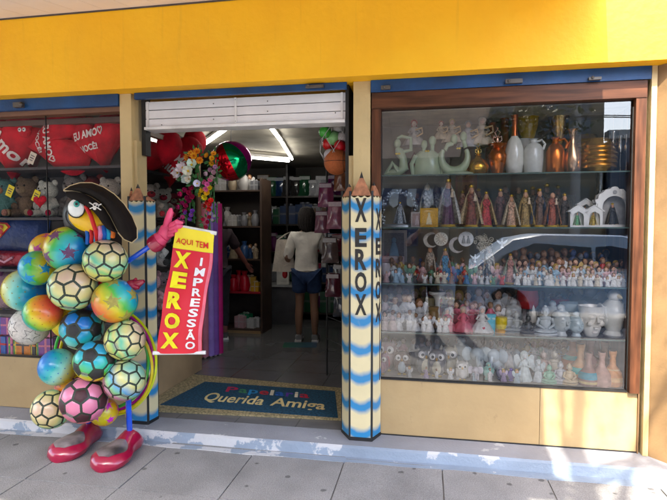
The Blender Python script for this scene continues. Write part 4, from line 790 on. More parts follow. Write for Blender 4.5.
def bottle(label, u, vt, vb, y, base, bands, wx=1.2):
    t = at('sand_bottle', label, 'bottle', u, vt, vb, 4, y, 'painted clay bottles', wx=wx)
    def prof_at(z):
        for (r0, z0), (r1, z1) in zip(BP, BP[1:]):
            if z0 <= z <= z1: return r0 + (r1 - r0) * (z - z0) / (z1 - z0)
    put('body', cm('cbottle', lambda: G().lathe(BP, 24)), C(base, rough=.6), t)
    for z0, z1, c in bands:
        zs = [z0 + (z1 - z0) * i / 4 for i in range(5)]
        put('painted_band', G().lathe([(prof_at(z) + .008, z) for z in zs], 24, cap=False).mesh('band'), C(c, rough=.5), t)
    put('mouth', cm('bmouth', lambda: G().lathe([(.07, .985), (.07, 1.003), (.03, 1.003)], 14)), C((.1, .05, .03)), t)
TQ = (.12, .45, .42); CRM = (.62, .5, .28); TC = (.45, .2, .1)
bottle('back left clay bottle with orange shoulder, turquoise band and white cap', 572, 346, 386, .34, TC, [(.4, .5, TQ), (.85, .98, (.7, .7, .7))])
bottle('back clay bottle with pale cap, right of the orange one', 583, 345, 386, .38, (.3, .17, .12), [(.86, .98, (.6, .6, .62)), (.3, .42, (.5, .3, .2))])
bottle('front left clay bottle banded turquoise and cream', 580, 352, 390, .18, (.55, .34, .2), [(.24, .4, TQ), (.02, .12, CRM)])
bottle('dull red slim clay bottle behind the blue banded one', 590, 352, 389, .3, (.28, .12, .1), [(.3, .4, (.4, .2, .15))])
bottle('front clay bottle with wide blue band and dark base', 588, 360, 393, .1, (.32, .2, .17), [(.22, .42, (.1, .33, .42)), (.08, .16, CRM)])
bottle('tall brown clay bottle at the very back', 595, 345, 387, .42, (.35, .18, .1), [(.35, .45, (.45, .28, .18))])
bottle('front rosy plain clay bottle, second from the right frame', 601, 360, 394, .1, (.50, .33, .28), [])
bottle('brown necked clay bottle behind the rosy one', 604, 352, 390, .26, (.42, .24, .15), [(.3, .42, (.5, .33, .24))])
bottle('front orange clay bottle, nearest the right frame', 612, 360, 395, .12, (.66, .34, .17), [(.16, .28, (.7, .45, .25)), (.46, .5, (.7, .5, .3))])
t = at('clear_bottle', 'clear glass bottle with white foil behind the orange bottle', 'bottle', 609, 342, 388, 4, .44); put('body', cm('cbottle', lambda: G()), cg, t)
# ================================================================ LEFT SHOP WINDOW
lc = thing('display_case', 'deep left display case with glass side, packed with plush toys and red hearts', 'display case')
LS = [1.935, 1.55, 1.145, .79, .474]
put('back_panel', G().bb(-6, -2.2, 1.27, 1.29, .45, 2.3).mesh('cb', False), C((.05, .035, .03)), lc)
put('bottom_board', G().bb(-6, -2.2, .052, 1.26, .44, .4735).mesh('cb', False), C((.2, .16, .12)), lc)
put('top_panel', G().bb(-6, -2.2, .09, 1.26, 2.26, 2.3).mesh('cb', False), C((.10, .06, .05)), lc)
for z in LS[:4]: put('shelf', G().bb(-6, -2.2, .06, .62, z - .02, z - .001).bb(-2.95, -2.2, .621, 1.24, z - .02, z - .001).mesh('cb', False), C((.06, .05, .05), rough=.3), lc)
HG = 'red heart cushions in the left window'
def hl(label, u, v, wpx, y, texts, tilt=0, rz=0, col=None):
    p = W(u, v, y); return heart('heart_cushion', label, (p.x, y, p.z), wpx * PM(u, y), texts, tilt, rz, col, HG)
hl('big red plush heart embroidered Amor, cut off at the left edge', 13, 143, 76, .22, [('Amor', -.20, -.17, .34, .0, -.9)])
hl('red plush heart embroidered EU AMO VOCE lying on its side, second from left', 58, 143, 72, .2, [('EU AMO', -.23, -.06, .20, .05, 0), ('VOCÊ!', -.18, -.2, .13, -.11, 0)], R(82))
hl('red plush heart embroidered EU AMO VOCE beside the beige pillar', 101, 143, 62, .2, [('EU AMO', -.36, .07, .10, .2, 0), ('VOCÊ!', -.28, -.13, .06, -.01, 0)], R(-10))
hl('plain red plush heart behind the two left hearts', 32, 140, 62, .42, [])
hl('plain red heart behind the one lying on its side', 77, 146, 60, .42, [])
hl('dark red heart scattered with pale hearts seen through the side glass', 150, 152, 60, .55, [], R(15), R(40))
hl('dark red heart with slanting white words in the side glass', 173, 161, 58, .8, [('TE AMO', -.3, .0, .3, .16, -.6), ('muito', -.2, -.24, .2, -.08, -.6)], R(8), R(30))
hl('red heart hanging at the back behind the slanting words', 186, 152, 46, 1.05, [], R(-12), R(30))
t = hang_at('plush_toy', 'small red plush face with spotted eyes between two hearts', 'plush toy', 25, 131, .12, .055, 'plush toys in the left window'); put('head', cm('blob', lambda: G().ell((0, 0, 0), (1, .6, .9)).ell((-.8, 0, .8), .35).ell((.8, 0, .8), .35)), velvet, t)
for s in (-1, 1): e = put('eye', cm('beye%d' % s, lambda: G().ell((s * .35, -.58, .1), (.28, .1, .3))), C((.8, .78, .75)), t); put('pupil', cm('bpup%d' % s, lambda: G().ell((s * .33, -.68, .08), .1)), black, e)
def tagcard(u, v, y, label, col=(.75, .62, .08)):
    p = W(u, v, y); t = thing('price_tag', label, 'price tag', (p.x, y, p.z), 0, .09, 'price tags in the left window'); t.rotation_euler = (0, R(25), 0)
    put('card', cm('tagcard', lambda: G().box((0, 0, 0), (.62, .03, 1.0)), False), C(col), t); put('print', cm('tagprint', lambda: G().box((0, -.02, .2), (.4, .006, .08)).box((0, -.02, 0), (.4, .006, .1)).box((0, -.02, -.2), (.3, .006, .08)), False), C((.1, .08, .08)), t)
tagcard(10, 191, .05, 'yellow price tag on the teal and orange plush'); tagcard(36, 196, .1, 'small yellow price tag beside the white heart bear'); tagcard(32, 158, .06, 'pale price tag on the red hearts', (.7, .6, .5))
def bear(label, u, vt, vb, shelf, y, fur, muz, foot=None, rz=0, name='teddy_bear', cat='teddy bear'):
    p = W(u, vb, y); t = thing(name, label, cat, (p.x, y, LS[shelf] + .004), rz, (vb - vt) * PM(u, y) / .98, 'plush toys in the left window'); teddy(t, fur, muz, foot); return t
t = bear('white teddy bear holding a small red heart, red foot pads', 49, 180, 216, 1, .2, (.66, .6, .52), (.7, .65, .58), (.5, .01, .05))
h = put('held_heart', cm('heart', heart_geo), velvet, t, (0, -.32, .4)); h.scale = (.42, .3, .34)
bear('brown teddy bear with dark eyes left of the white heart bear', 29, 176, 216, 1, .24, (.2, .13, .08), (.38, .27, .16))
bear('teal and orange plush bear wearing a yellow tag', 7, 177, 216, 1, .22, (.10, .22, .2), (.5, .22, .12), (.55, .25, .18))
bear('grey teddy bear looking out above the hat brim', 76, 174, 216, 1, .3, (.26, .24, .22), (.35, .32, .3))
bear('reddish brown plush monkey behind the hat', 93, 174, 216, 1, .38, (.3, .05, .04), (.35, .24, .18), name='plush_monkey', cat='plush monkey')
bear('cream teddy bear beside the pillar, behind the black hat', 111, 177, 216, 1, .26, (.6, .53, .45), (.65, .6, .52))
bear('dark grey teddy bear at the back between brown and white bears', 40, 174, 214, 1, .5, (.12, .1, .09), (.2, .17, .15))
for i, (u, vt, vb, sh_, y, f, m, rz, lb) in enumerate([
    (150, 184, 218, 1, .5, (.6, .5, .42), (.6, .05, .07), .7, 'cream bear with red bow muzzle, first behind the side glass'), (163, 187, 217, 1, .75, (.62, .55, .46), (.5, .03, .06), .6, 'cream and red bear, second behind the side glass'),
    (174, 190, 216, 1, 1.0, (.35, .05, .07), (.6, .5, .4), .5, 'red bear with cream muzzle, third behind the side glass'), (152, 222, 262, 2, .5, (.55, .54, .52), (.05, .05, .05), .7, 'white and black zebra like plush below the pink glove'),
    (166, 224, 260, 2, .8, (.05, .05, .05), (.6, .58, .55), .6, 'black plush with white muzzle beside the zebra plush'), (176, 226, 258, 2, 1.05, (.3, .28, .28), (.5, .48, .46), .5, 'small grey plush at the back of the side glass'),
    (150, 262, 300, 3, .45, (.5, .28, .3), (.55, .4, .4), .7, 'dusty pink plush behind the sign, left'), (163, 264, 298, 3, .7, (.55, .4, .4), (.5, .3, .34), .6, 'pale pink plush behind the sign, middle'),
    (151, 312, 345, 4, .5, (.35, .2, .25), (.5, .4, .4), .7, 'dull mauve plush at the bottom beside the hoops'), (166, 312, 343, 4, .85, (.2, .12, .2), (.4, .3, .3), .6, 'dark purple plush at the bottom behind the sign')]):
    bear(lb, u, vt, vb, sh_, y, f, m, rz=rz)
bl = mat('shiny_blue_fabric', (.01, .035, .16), .35, sc=6, var=.3, bump=.5, bsc=18)
def pillow(w, h, T, n=16):
    def f(u, v, s):
        a, b = u * 2 - 1, v * 2 - 1; k = (1 - abs(a) ** 3.2) * (1 - abs(b) ** 3.2)
        q = 1 - .06 * (1 - abs(a * b)); return (a * w / 2 * (1 - .08 * (1 - b * b) * abs(a)), s * T * max(0, k) ** .55, b * h / 2 * (1 - .10 * (1 - a * a) * abs(b)))
    return G().patch(lambda u, v: f(u, v, -1), n, n).patch(lambda u, v: f(u, v, 1), n, n), (lambda u, v: f(u, v, -1))
p = W(17, 235, .3); t = thing('blue_cushion', 'shiny dark blue cushion with a red and yellow shield emblem bearing an S', 'cushion', (p.x, .3, p.z + .01)); t.rotation_euler = (0, R(4), 0)
g, pf = pillow(.66, .40, .12); put('cushion_body', g.mesh('pil'), bl, t)
def shield(s, d):
    o = [(-.5, .28), (-.32, .5), (.32, .5), (.5, .28), (0, -.5)]
    vs = []; N = 10
    for i in range(5):
        for k in range(N):
            a, b = o[i], o[(i + 1) % 5]; vs.append((a[0] + (b[0] - a[0]) * k / N, a[1] + (b[1] - a[1]) * k / N))
    def mp(a, b): q = pf(.42 + a * s, .56 + b * s * 1.15); return (q[0], q[1] - d, q[2])
    g = G(); g.add([mp(0, 0)] + [mp(a * .5, b * .5) for a, b in vs] + [mp(a, b) for a, b in vs], [(0, 1 + i, 1 + (i + 1) % 50) for i in range(50)] + [(1 + i, 51 + i, 51 + (i + 1) % 50, 1 + (i + 1) % 50) for i in range(50)]); return g, mp
g, _ = shield(.31, .004); em = put('emblem', g.mesh('em'), C((.5, .01, .01), rough=.4), t)
g, mp2 = shield(.25, .008); put('emblem_field', g.mesh('em'), C((.8, .62, .1), rough=.4), em)
lettering('lettering', [('S', -.27, -.30, .27, .44)], lambda a, b: tuple(Vector(mp2(a, b)) - Vector((0, .005, 0))), C((.5, .01, .01), rough=.4), em, bold=.06)
p = W(28, 252, .25); t = thing('red_cushion', 'crumpled shiny red cushion squeezed under the blue one', 'cushion', (p.x, .22, LS[2] + .07)); g, _ = pillow(.62, .15, .1); put('cushion_body', g.mesh('pil'), mat('shiny_red_fabric', (.4, .01, .03), .35, sc=8, var=.3, bump=.8, bsc=22), t)
put('print', G().tube([(.1, -.1, .0), (.18, -.1, .03), (.26, -.085, .0)], .012).tube([(-.2, -.1, .02), (-.1, -.105, -.02), (-.02, -.105, .02)], .01).mesh('pr'), C((.7, .4, .5)), t)
p = W(4, 287, .25); t = thing('pony_plush', 'pale pink plush pony head with a big dark eye at the left edge', 'plush toy', (p.x, .25, LS[3]), 0, .36, 'plush toys in the left window')
pk = fuzz('pony_pink', (.62, .36, .44)); put('head', cm('pony', lambda: G().ell((0, 0, .5), (.5, .35, .48), seg=22, rings=14).ell((.22, -.2, .3), (.28, .25, .22)).lathe([(.12, 0), (.06, .18), (0, .26)], 10, c=(.2, 0, .9), cap=False)), pk, t)
e = put('eye', cm('ponye', lambda: G().ell((-.06, -.33, .55), (.11, .05, .15))), C((.8, .78, .76)), t); put('pupil', cm('ponyp', lambda: G().ell((-.06, -.375, .54), (.07, .03, .11))), black, e)
put('mane', cm('ponym', lambda: G().tube([(-.3, 0, .9), (-.5, -.05, .6), (-.45, -.1, .3)], [.12, .14, .08]).tube([(-.1, -.1, .98), (.1, -.2, .95), (.15, -.25, .8)], [.1, .09, .04])), fuzz('mane', (.5, .12, .35)), t)
r_ = random.Random(9)
TOYC = [('red', (.5, .03, .04)), ('green', (.05, .3, .08)), ('yellow', (.65, .5, .05)), ('blue', (.04, .12, .4)), ('orange', (.6, .22, .03)), ('purple', (.2, .06, .3)), ('pink', (.6, .2, .3)), ('black', (.03, .03, .04))]
def giftbox(t, col, col2):
    put('carton', cm('gbox', lambda: G().box((0, 0, .45), (.8, .5, .9)), False), C(col, rough=.3), t); put('ribbon', cm('grib', lambda: G().box((0, 0, .451), (.12, .51, .904)).box((0, 0, .5), (.806, .506, .1)).ell((-.12, 0, .96), (.13, .05, .07)).ell((.12, 0, .96), (.13, .05, .07))), C(col2, rough=.3), t)
n = 0
for row_, (vb, y) in enumerate([(354, .1), (352, .26)]):
    for i in range(8):
        u = -3 + i * 7.4 + 3 * row_; nm, c = TOYC[(i * 3 + row_ * 2) % 8]; nm2, c2 = TOYC[(i * 5 + 3 + row_) % 8]
        if nm2 == nm: nm2, c2 = 'white', (.7, .68, .65)
        for lay in range(2):
            hgt = 19; pp = W(u, vb, y); t = thing('toy_box', 'small %s toy box with %s ribbon, %s from left, %s %s' % (nm if lay == 0 else nm2, nm2 if lay == 0 else nm, ORD[i], 'upper' if lay else 'lower', 'front layer' if row_ == 0 else 'rear layer'), 'toy box', (pp.x, y, LS[4] + .001 + lay * hgt * PM(u, y) * 1.01), r_.uniform(-.2, .2), hgt * PM(u, y), 'toy boxes at the bottom of the left window')
            giftbox(t, c if lay == 0 else c2, c2 if lay == 0 else c)
# ================================================================ PENCIL COLUMNS
def pencil_mat():
    m = mat('striped_pencil_paint', (.72, .62, .36), .4, sc=4, var=.05, coat=.15); nt = m.node_tree; b = nt.nodes['Principled BSDF']; old = b.inputs['Base Color'].links[0].from_socket
    tc = nd(nt, 'ShaderNodeTexCoord'); sx = nd(nt, 'ShaderNodeSeparateXYZ'); nt.links.new(tc.outputs['Object'], sx.inputs[0])
    sq = nd(nt, 'ShaderNodeMath', operation='MULTIPLY'); nt.links.new(sx.outputs[0], sq.inputs[0]); nt.links.new(sx.outputs[0], sq.inputs[1])
    ad = nd(nt, 'ShaderNodeMath', operation='MULTIPLY_ADD'); ad.inputs[1].default_value = -6.5; nt.links.new(sq.outputs[0], ad.inputs[0]); nt.links.new(sx.outputs[2], ad.inputs[2])
    nz = nd(nt, 'ShaderNodeTexNoise'); nz.inputs['Scale'].default_value = 14; nt.links.new(tc.outputs['Object'], nz.inputs[0])
    a2 = nd(nt, 'ShaderNodeMath', operation='MULTIPLY_ADD'); a2.inputs[1].default_value = .03; nt.links.new(nz.outputs['Fac'], a2.inputs[0]); nt.links.new(ad.outputs[0], a2.inputs[2])
    dv = nd(nt, 'ShaderNodeMath', operation='DIVIDE'); dv.inputs[1].default_value = .187; nt.links.new(a2.outputs[0], dv.inputs[0])
    fr_ = nd(nt, 'ShaderNodeMath', operation='FRACT'); nt.links.new(dv.outputs[0], fr_.inputs[0])
    cr = nd(nt, 'ShaderNodeValToRGB'); e = cr.color_ramp.elements; e[0].position = .02; e[0].color = (0, 0, 0, 1); e[1].position = .2; e[1].color = (1, 1, 1, 1)
    e2 = e.new(.38); e2.color = (1, 1, 1, 1); e3 = e.new(.56); e3.color = (0, 0, 0, 1); nt.links.new(fr_.outputs[0], cr.inputs[0])
    mx = nd(nt, 'ShaderNodeMix', data_type='RGBA'); mx.inputs[7].default_value = (.025, .22, .46, 1); nt.links.new(cr.outputs[0], mx.inputs[0]); nt.links.new(old, mx.inputs[6]); nt.links.new(mx.outputs[2], b.inputs['Base Color']); return m
pm = weather(pencil_mat(), (.42, .36, .26), (1, 1, .5), 9, .58, .72, .5); pwood = mat('sharpened_wood', (.42, .17, .08), .6, sc=30, var=.25); lead = C((.02, .018, .016), rough=.5)
def column(poly, peaks, z0, zt, label, texts, group='painted pencil columns beside the door'):
    t = thing('pencil_column', label, 'column', (sum(p[0] for p in poly) / 4, 0, z0), 0, 1, group); L = t.location
    for k in range(3):
        a, b = Vector((*poly[k], 0)), Vector((*poly[k + 1], 0)); w = (b - a).length; ang = math.atan2(b.y - a.y, b.x - a.x); mid = (a + b) / 2; hw = w / 2 - .005
        H = zt - z0; pk = peaks[k]; body = G(); sc = []
        for i in range(13):
            x = -hw + 2 * hw * i / 12; sc.append((x, H - .012 * abs(math.sin(i * math.pi / 4))))
        body.prism([(-hw, .03), (hw, .03)] + sc[::-1], -.004, .012)
        f = put('facet', body.mesh('facet', False), pm, t); f.location = Vector((mid.x - L.x, mid.y - L.y, 0)); f.rotation_euler = (0, 0, ang)
        put('base_strip', G().bb(-hw - .004, hw + .004, -.006, .012, 0, .029).mesh('bs', False), black, f)
        ht = pk - zt
        put('wood_tip', G().add([(-hw, -.003, H + .0005), (hw, -.003, H + .0005), (.012, .015, H + ht * .72), (-.012, .015, H + ht * .72), (-hw, .02, H + .0005), (hw, .02, H + .0005), (.012, .03, H + ht * .72), (-.012, .03, H + ht * .72)], [(0, 1, 2, 3), (4, 7, 6, 5), (0, 3, 7, 4), (1, 5, 6, 2), (3, 2, 6, 7)]).mesh('wt', False), pwood, f)
        put('lead_tip', G().add([(-.0125, .014, H + ht * .715), (.0125, .014, H + ht * .715), (.0125, .031, H + ht * .715), (-.0125, .031, H + ht * .715), (0, .022, H + ht)], [(0, 1, 4), (1, 2, 4), (2, 3, 4), (3, 0, 4), (0, 3, 2, 1)]).mesh('lt', False), lead, f)
        for kk, items in texts:
            if kk == k: lettering('lettering', items, lambda a_, b_: (a_, -.0065, b_ - z0), lead, f, bold=.035)
        s = put('seam', G().lathe([(.009, 0), (.009, H + .03)], 8).mesh('seam'), black, t); s.location = Vector((a.x - L.x, a.y - L.y + .004, 0))
    put('core', G().add([(p[0] * .98 + .02 * L.x - L.x, p[1] * .7 + .012, z) for z in (.01, zt - z0) for p in poly], [(0, 1, 2, 3), (4, 7, 6, 5), (0, 4, 5, 1), (1, 5, 6, 2), (2, 6, 7, 3), (3, 7, 4, 0)]).mesh('core', False), black, t)
    return t
def zz(v, y=-.12, u=362): return W(u, v, y).z
XL = [('X', 198, 222), ('E', 228, 247), ('R', 249, 270), ('O', 272, 292), ('X', 294, 315)]
column([(-.562, -.004), (-.492, -.12), (-.350, -.12), (-.302, -.004)], [1.76, 1.835, 1.77], .062, 1.675, 'tall cream and blue striped pencil column lettered XEROX, right of the doorway', [(1, [(c, -.038, zz(b), .038, zz(a)) for c, a, b in XL]), (2, [(c, -.02, zz(b + 8), .05, zz(a + 10)) for c, a, b in XL])])
column([(-2.135, -.02), (-2.07, -.12), (-1.945, -.12), (-1.93, -.004)], [1.76, 1.78, 1.70], .062, 1.66, 'cream and blue striped pencil column without letters, left of the doorway', [])
# ================================================================ DOOR MAT
t = thing('door_mat', 'cream and blue door mat printed Papelaria Querida Amiga in the doorway', 'door mat', (0, 0, .0725))
put('border', G().add([(-2.165, .10, 0), (-.575, .19, 0), (-.69, .90, 0), (-2.165, 1.06, 0), (-2.165, .10, .012), (-.575, .19, .012), (-.69, .90, .012), (-2.165, 1.06, .012)], [(0, 3, 2, 1), (4, 5, 6, 7), (0, 1, 5, 4), (1, 2, 6, 5), (2, 3, 7, 6), (3, 0, 4, 7)]).mesh('mat', False), mat('cream_loop_mat', (.72, .58, .30), .95, sc=60, var=.3, bump=1, bsc=350), t)
Q = [onz(160, 405, .085), onz(338, 418, .085), onz(335, 391.5, .085), onz(205, 382, .085)]
put('field', G().add([(p.x, p.y, .0125) for p in Q] + [(p.x, p.y, .016) for p in Q], [(4, 5, 6, 7), (0, 1, 5, 4), (1, 2, 6, 5), (2, 3, 7, 6), (3, 0, 4, 7)]).mesh('mat', False), mat('blue_loop_mat', (.018, .13, .24), .95, sc=60, var=.3, bump=1, bsc=350), t)
def bil(q, z):
    def f(a, b):
        p = q[0] * (1 - a) * (1 - b) + q[1] * a * (1 - b) + q[2] * a * b + q[3] * (1 - a) * b; return (p.x, p.y, z)
    return f
tq = [onz(198, 405, .09), onz(325, 415.5, .09), onz(325, 392, .09), onz(212, 383, .09)]
lettering('lettering', [('Querida', .0, .12, .5, .55), ('Amiga', .56, .10, .99, .55)], bil(tq, .0185), C((.68, .58, .32), rough=.9), t, bold=.018, shear=.06)
x = .16; cols = [(.35, .03, .08), (.05, .2, .1), (.03, .25, .5), (.4, .04, .05), (.65, .62, .5), (.03, .12, .4), (.1, .05, .3), (.65, .62, .5), (.4, .03, .06)]
for ch, w_, c in zip('Papelaria', [.1, .075, .08, .08, .03, .08, .06, .03, .08], cols):
    lettering('lettering', [(ch, x, .64 if ch != 'p' else .57, x + w_, .88 if ch in 'Pli' else .82)], bil(tq, .0185), C(c, rough=.9), t, bold=.02); x += w_ + .012
# ================================================================ MASCOT
def ico():
    p = (1 + 5 ** .5) / 2; v = [Vector(q).normalized() for q in [(-1, p, 0), (1, p, 0), (-1, -p, 0), (1, -p, 0), (0, -1, p), (0, 1, p), (0, -1, -p), (0, 1, -p), (p, 0, -1), (p, 0, 1), (-p, 0, -1), (-p, 0, 1)]]
    f = [(0, 11, 5), (0, 5, 1), (0, 1, 7), (0, 7, 10), (0, 10, 11), (1, 5, 9), (5, 11, 4), (11, 10, 2), (10, 7, 6), (7, 1, 8), (3, 9, 4), (3, 4, 2), (3, 2, 6), (3, 6, 8), (3, 8, 9), (4, 9, 5), (2, 4, 11), (6, 2, 10), (8, 6, 7), (9, 8, 1)]
    return v, f
IV, IF = ico()
def panel(g, poly, mi, inset, r=1.0, sub_=3):
    c = sum(poly, Vector()) / len(poly); poly = [c + (p - c) * inset for p in poly]; ring = []
    for a, b in zip(poly, poly[1:] + poly[:1]):
        for k in range(sub_): ring.append(a + (b - a) * k / sub_)
    n = len(ring); vs = [c.normalized() * r * 1.0]
    for q, rr in ((.45, r), (.85, r * .998), (1.0, r * .975)): vs += [(c + (p - c) * q).normalized() * rr for p in ring]
    fs = [(0, 1 + i, 1 + (i + 1) % n) for i in range(n)]
    for k in range(2):
        for i in range(n): j = (i + 1) % n; fs.append((1 + k * n + i, 1 + (k + 1) * n + i, 1 + (k + 1) * n + j, 1 + k * n + j))
    g.add(vs, fs, mi)
def hexball(ins):
    def f():
        g = G()
        for vi, v in enumerate(IV):
            nb = [j for j in range(12) if j != vi and IV[j].dot(v) > .4]
            a = v.orthogonal().normalized(); b = v.cross(a); nb.sort(key=lambda j: math.atan2(IV[j].dot(b), IV[j].dot(a)))
            panel(g, [(v * 2 + IV[j]) / 3 for j in nb], 1, ins)
        for fc in IF:
            pl = []
            for i in range(3): a, b = IV[fc[i]], IV[fc[(i + 1) % 3]]; pl += [(a * 2 + b) / 3, (a + b * 2) / 3]
            panel(g, pl, 0, ins)
        return g
    return f
def starball():
    g = G()
    for v in IV:
        a = v.orthogonal().normalized(); b = v.cross(a); pts = []
        for k in range(10):
            q = k * math.pi / 5; r = .46 if k % 2 == 0 else .21; pts.append((v + a * r * math.cos(q) + b * r * math.sin(q)).normalized() * 1.004)
        g.add([v * 1.006] + [((v + p) / 2).normalized() * 1.006 for p in pts] + [p * 1.002 for p in pts], [(0, 1 + i, 1 + (i + 1) % 10) for i in range(10)] + [(1 + i, 11 + i, 11 + (i + 1) % 10, 1 + (i + 1) % 10) for i in range(10)])
    return g
def staroutline():
    g = G()
    for v in IV:
        a = v.orthogonal().normalized(); b = v.cross(a); pts = []
        for k in range(10):
            q = k * math.pi / 5; r = .46 if k % 2 == 0 else .2; pts.append((v + a * r * math.cos(q) + b * r * math.sin(q)).normalized() * 1.0)
        g.tube(pts, .016, 5, closed=True)
    return g
def rainbow(name, stops, axis=(0, 0, 1), rough=.3):
    m = bpy.data.materials.new(name); m.use_nodes = True; nt = m.node_tree; b = nt.nodes['Principled BSDF']; tc = nd(nt, 'ShaderNodeTexCoord')
    dt = nd(nt, 'ShaderNodeVectorMath', operation='DOT_PRODUCT'); dt.inputs[1].default_value = Vector(axis).normalized(); nt.links.new(tc.outputs['Object'], dt.inputs[0])
    nz = nd(nt, 'ShaderNodeTexNoise'); nz.inputs['Scale'].default_value = 1.6; nt.links.new(tc.outputs['Object'], nz.inputs[0])
    ad = nd(nt, 'ShaderNodeMath', operation='MULTIPLY_ADD'); ad.inputs[1].default_value = .5; nt.links.new(nz.outputs['Fac'], ad.inputs[0]); nt.links.new(dt.outputs['Value'], ad.inputs[2])
    mr = nd(nt, 'ShaderNodeMapRange'); mr.inputs[1].default_value = -.75; mr.inputs[2].default_value = 1.25; nt.links.new(ad.outputs[0], mr.inputs[0])
    cr = nd(nt, 'ShaderNodeValToRGB'); e = cr.color_ramp.elements
    for i, (p_, c) in enumerate(stops):
        el = e[i] if i < 2 else e.new(p_); el.position = p_; el.color = (*c, 1)
    nt.links.new(mr.outputs[0], cr.inputs[0]); nt.links.new(cr.outputs[0], b.inputs['Base Color']); b.inputs['Roughness'].default_value = rough; b.inputs['Coat Weight'].default_value = .3; return m
Bc, Cc, Gc, Yc, Oc, Rc, Pc = (.003, .16, .52), (.02, .42, .42), (.07, .44, .05), (.62, .52, .01), (.68, .17, .01), (.60, .03, .05), (.62, .13, .25)
RB1 = rainbow('rainbow_ball', [(0, Rc), (.99, Bc), (.2, Oc), (.4, Yc), (.62, Gc), (.8, Cc)])
RB2 = rainbow('blue_green_ball', [(0, Yc), (.95, (.01, .2, .7)), (.35, Gc), (.65, Cc)])
RB3 = rainbow('yellow_cyan_ball', [(0, Oc), (.95, Bc), (.25, Yc), (.55, (.3, .7, .6)), (.75, Cc)])
RB4 = rainbow('orange_pink_ball', [(0, Pc), (.95, Yc), (.45, Oc)])
HX1 = rainbow('cream_mint_panels', [(0, (.60, .36, .22)), (1, (.60, .4, .3)), (.28, (.58, .56, .12)), (.42, (.20, .52, .18)), (.52, (.60, .58, .20)), (.64, (.14, .50, .32)), (.80, (.62, .58, .22))])
HX2 = rainbow('colourful_panels', [(0, (.6, .55, .15)), (1, (.15, .45, .4)), (.3, (.5, .18, .32)), (.45, (.2, .5, .2)), (.6, (.10, .3, .55)), (.8, (.6, .56, .2))])
PKM = rainbow('pink_panels', [(0, Oc), (1, (.62, .2, .32)), (.4, (.6, .16, .28))]); GBM = rainbow('green_blue_panels', [(0, Oc), (1, (.02, .3, .6)), (.3, Yc), (.55, Gc), (.8, Cc)])
seam = C((.02, .03, .02), rough=.5); dkst = C((.12, .05, .12), rough=.4)
def ball(label, u, v, rpx, y, kind, m, rot=(0, 0, 0), m2=None):
    p = W(u, v, y); t = thing('beach_ball' if kind in ('star', 'spots') else 'soccer_ball', label, 'ball', p, 0, rpx * PM(u, y), 'balls forming the mascot body'); t.rotation_euler = rot
    if kind == 'hex':
        put('seams', cm('ballcore', lambda: G().ell((0, 0, 0), .986, seg=36, rings=24)), seam, t); put('panels', cm('hexp', hexball(.90)), [m, m2 or m], t)
        if 1: put('print', cm('bprint', lambda: (lambda g: [g.patch(lambda a, b, k=k: tuple(Vector((-.16 + .32 * a, -1, -.12 + k * .07 + .035 * b)).normalized() * 1.006), 5, 1) for k in range(4)] and g)(G())), C((.3, .33, .3)), t)
    elif kind == 'star': put('skin', cm('ballskin', lambda: G().ell((0, 0, 0), 1, seg=36, rings=24)), m, t); put('stars', cm('bstars', starball), m2 or dkst, t)
    elif kind == 'outline': put('skin', cm('ballskin', lambda: G()), m, t); put('stars', cm('bstaro', staroutline), m2 or black, t)
    else:
        put('skin', cm('ballskin', lambda: G()), m, t)
        def sp():
            g = G(); r_ = random.Random(1)
            for i in range(90):
                a = i * 2.39996; z = 1 - 2 * (i + .5) / 90; q = math.sqrt(1 - z * z); c = Vector((q * math.cos(a), q * math.sin(a), z)); o = c.orthogonal().normalized(); o2 = c.cross(o)
                g.add([(c + (o * math.cos(k * 2.094) + o2 * math.sin(k * 2.094)) * .045).normalized() * 1.004 for k in range(3)], [(0, 1, 2)])
            return g
        put('spots', cm('bspots', sp), m2 or C((.4, .15, .05)), t)
    return t
Y = -.45
ball('rainbow ball with purple stars right under the bird head', 68, 249, 22.5, Y - .08, 'star', RB1, (.6, 1.9, .3))
ball('orange ball with purple stars hidden behind the top rainbow one', 48, 250, 17, Y + .1, 'star', RB4, (2, 1, 0), C((.5, .12, .3)))
ball('blue green star ball at upper left of the mascot', 38, 268, 17.5, Y - .04, 'star', RB2, (-.5, -1.6, .6), C((.05, .3, .6)))
ball('cream green soccer ball at the right shoulder, next to the blue arm', 105.5, 261, 21.5, Y - .12, 'hex', HX1, (.2, .5, .1))
ball('yellow to blue ball with smiling prints at the far left shoulder', 25, 290, 21, Y + .08, 'spots', RB3, (0, 1.7, 0), C((.3, .25, .02)))
ball('cream green soccer ball in the chest middle', 73, 287, 23.5, Y - .14, 'hex', HX1, (1, .2, .6))
ball('rainbow ball with pale and dark stars at right middle, by the red fist', 115, 301, 22, Y - .1, 'star', RB1, (.5, .8, 1.2), C((.35, .3, .1)))
ball('deep blue ball turning orange with dark specks at left middle', 43, 313, 18.5, Y - .1, 'spots', RB1, (0, -2.1, 0), C((.35, .12, .05)))
ball('white ball with black outlined stars at far left', 30, 326, 19, Y + .1, 'outline', C((.66, .62, .58), rough=.4), (.2, .4, .3))
ball('yellow and cyan ball with black patches in the belly middle', 82, 329, 21, Y - .04, 'hex', RB3, (.9, .3, .2), C((.02, .02, .02)))
ball('multi tinted soccer ball at right, above the lowest hex balls', 125, 340, 20, Y - .1, 'hex', HX1, (.3, 1.2, .4))
ball('cyan and yellow ball with a blue swirl at left belly', 58, 367, 18.5, Y - .02, 'spots', RB3, (.4, -1.0, .5), C((.02, .15, .45)))
ball('green and blue soccer ball with black pentagons in the belly', 95, 361, 20.5, Y - .14, 'hex', GBM, (.45, .25, .2), C((.02, .02, .02)))
ball('soccer ball with pink, blue and cream panels above the right leg', 125, 380, 20.5, Y - .1, 'hex', HX2, (.7, .5, .9))
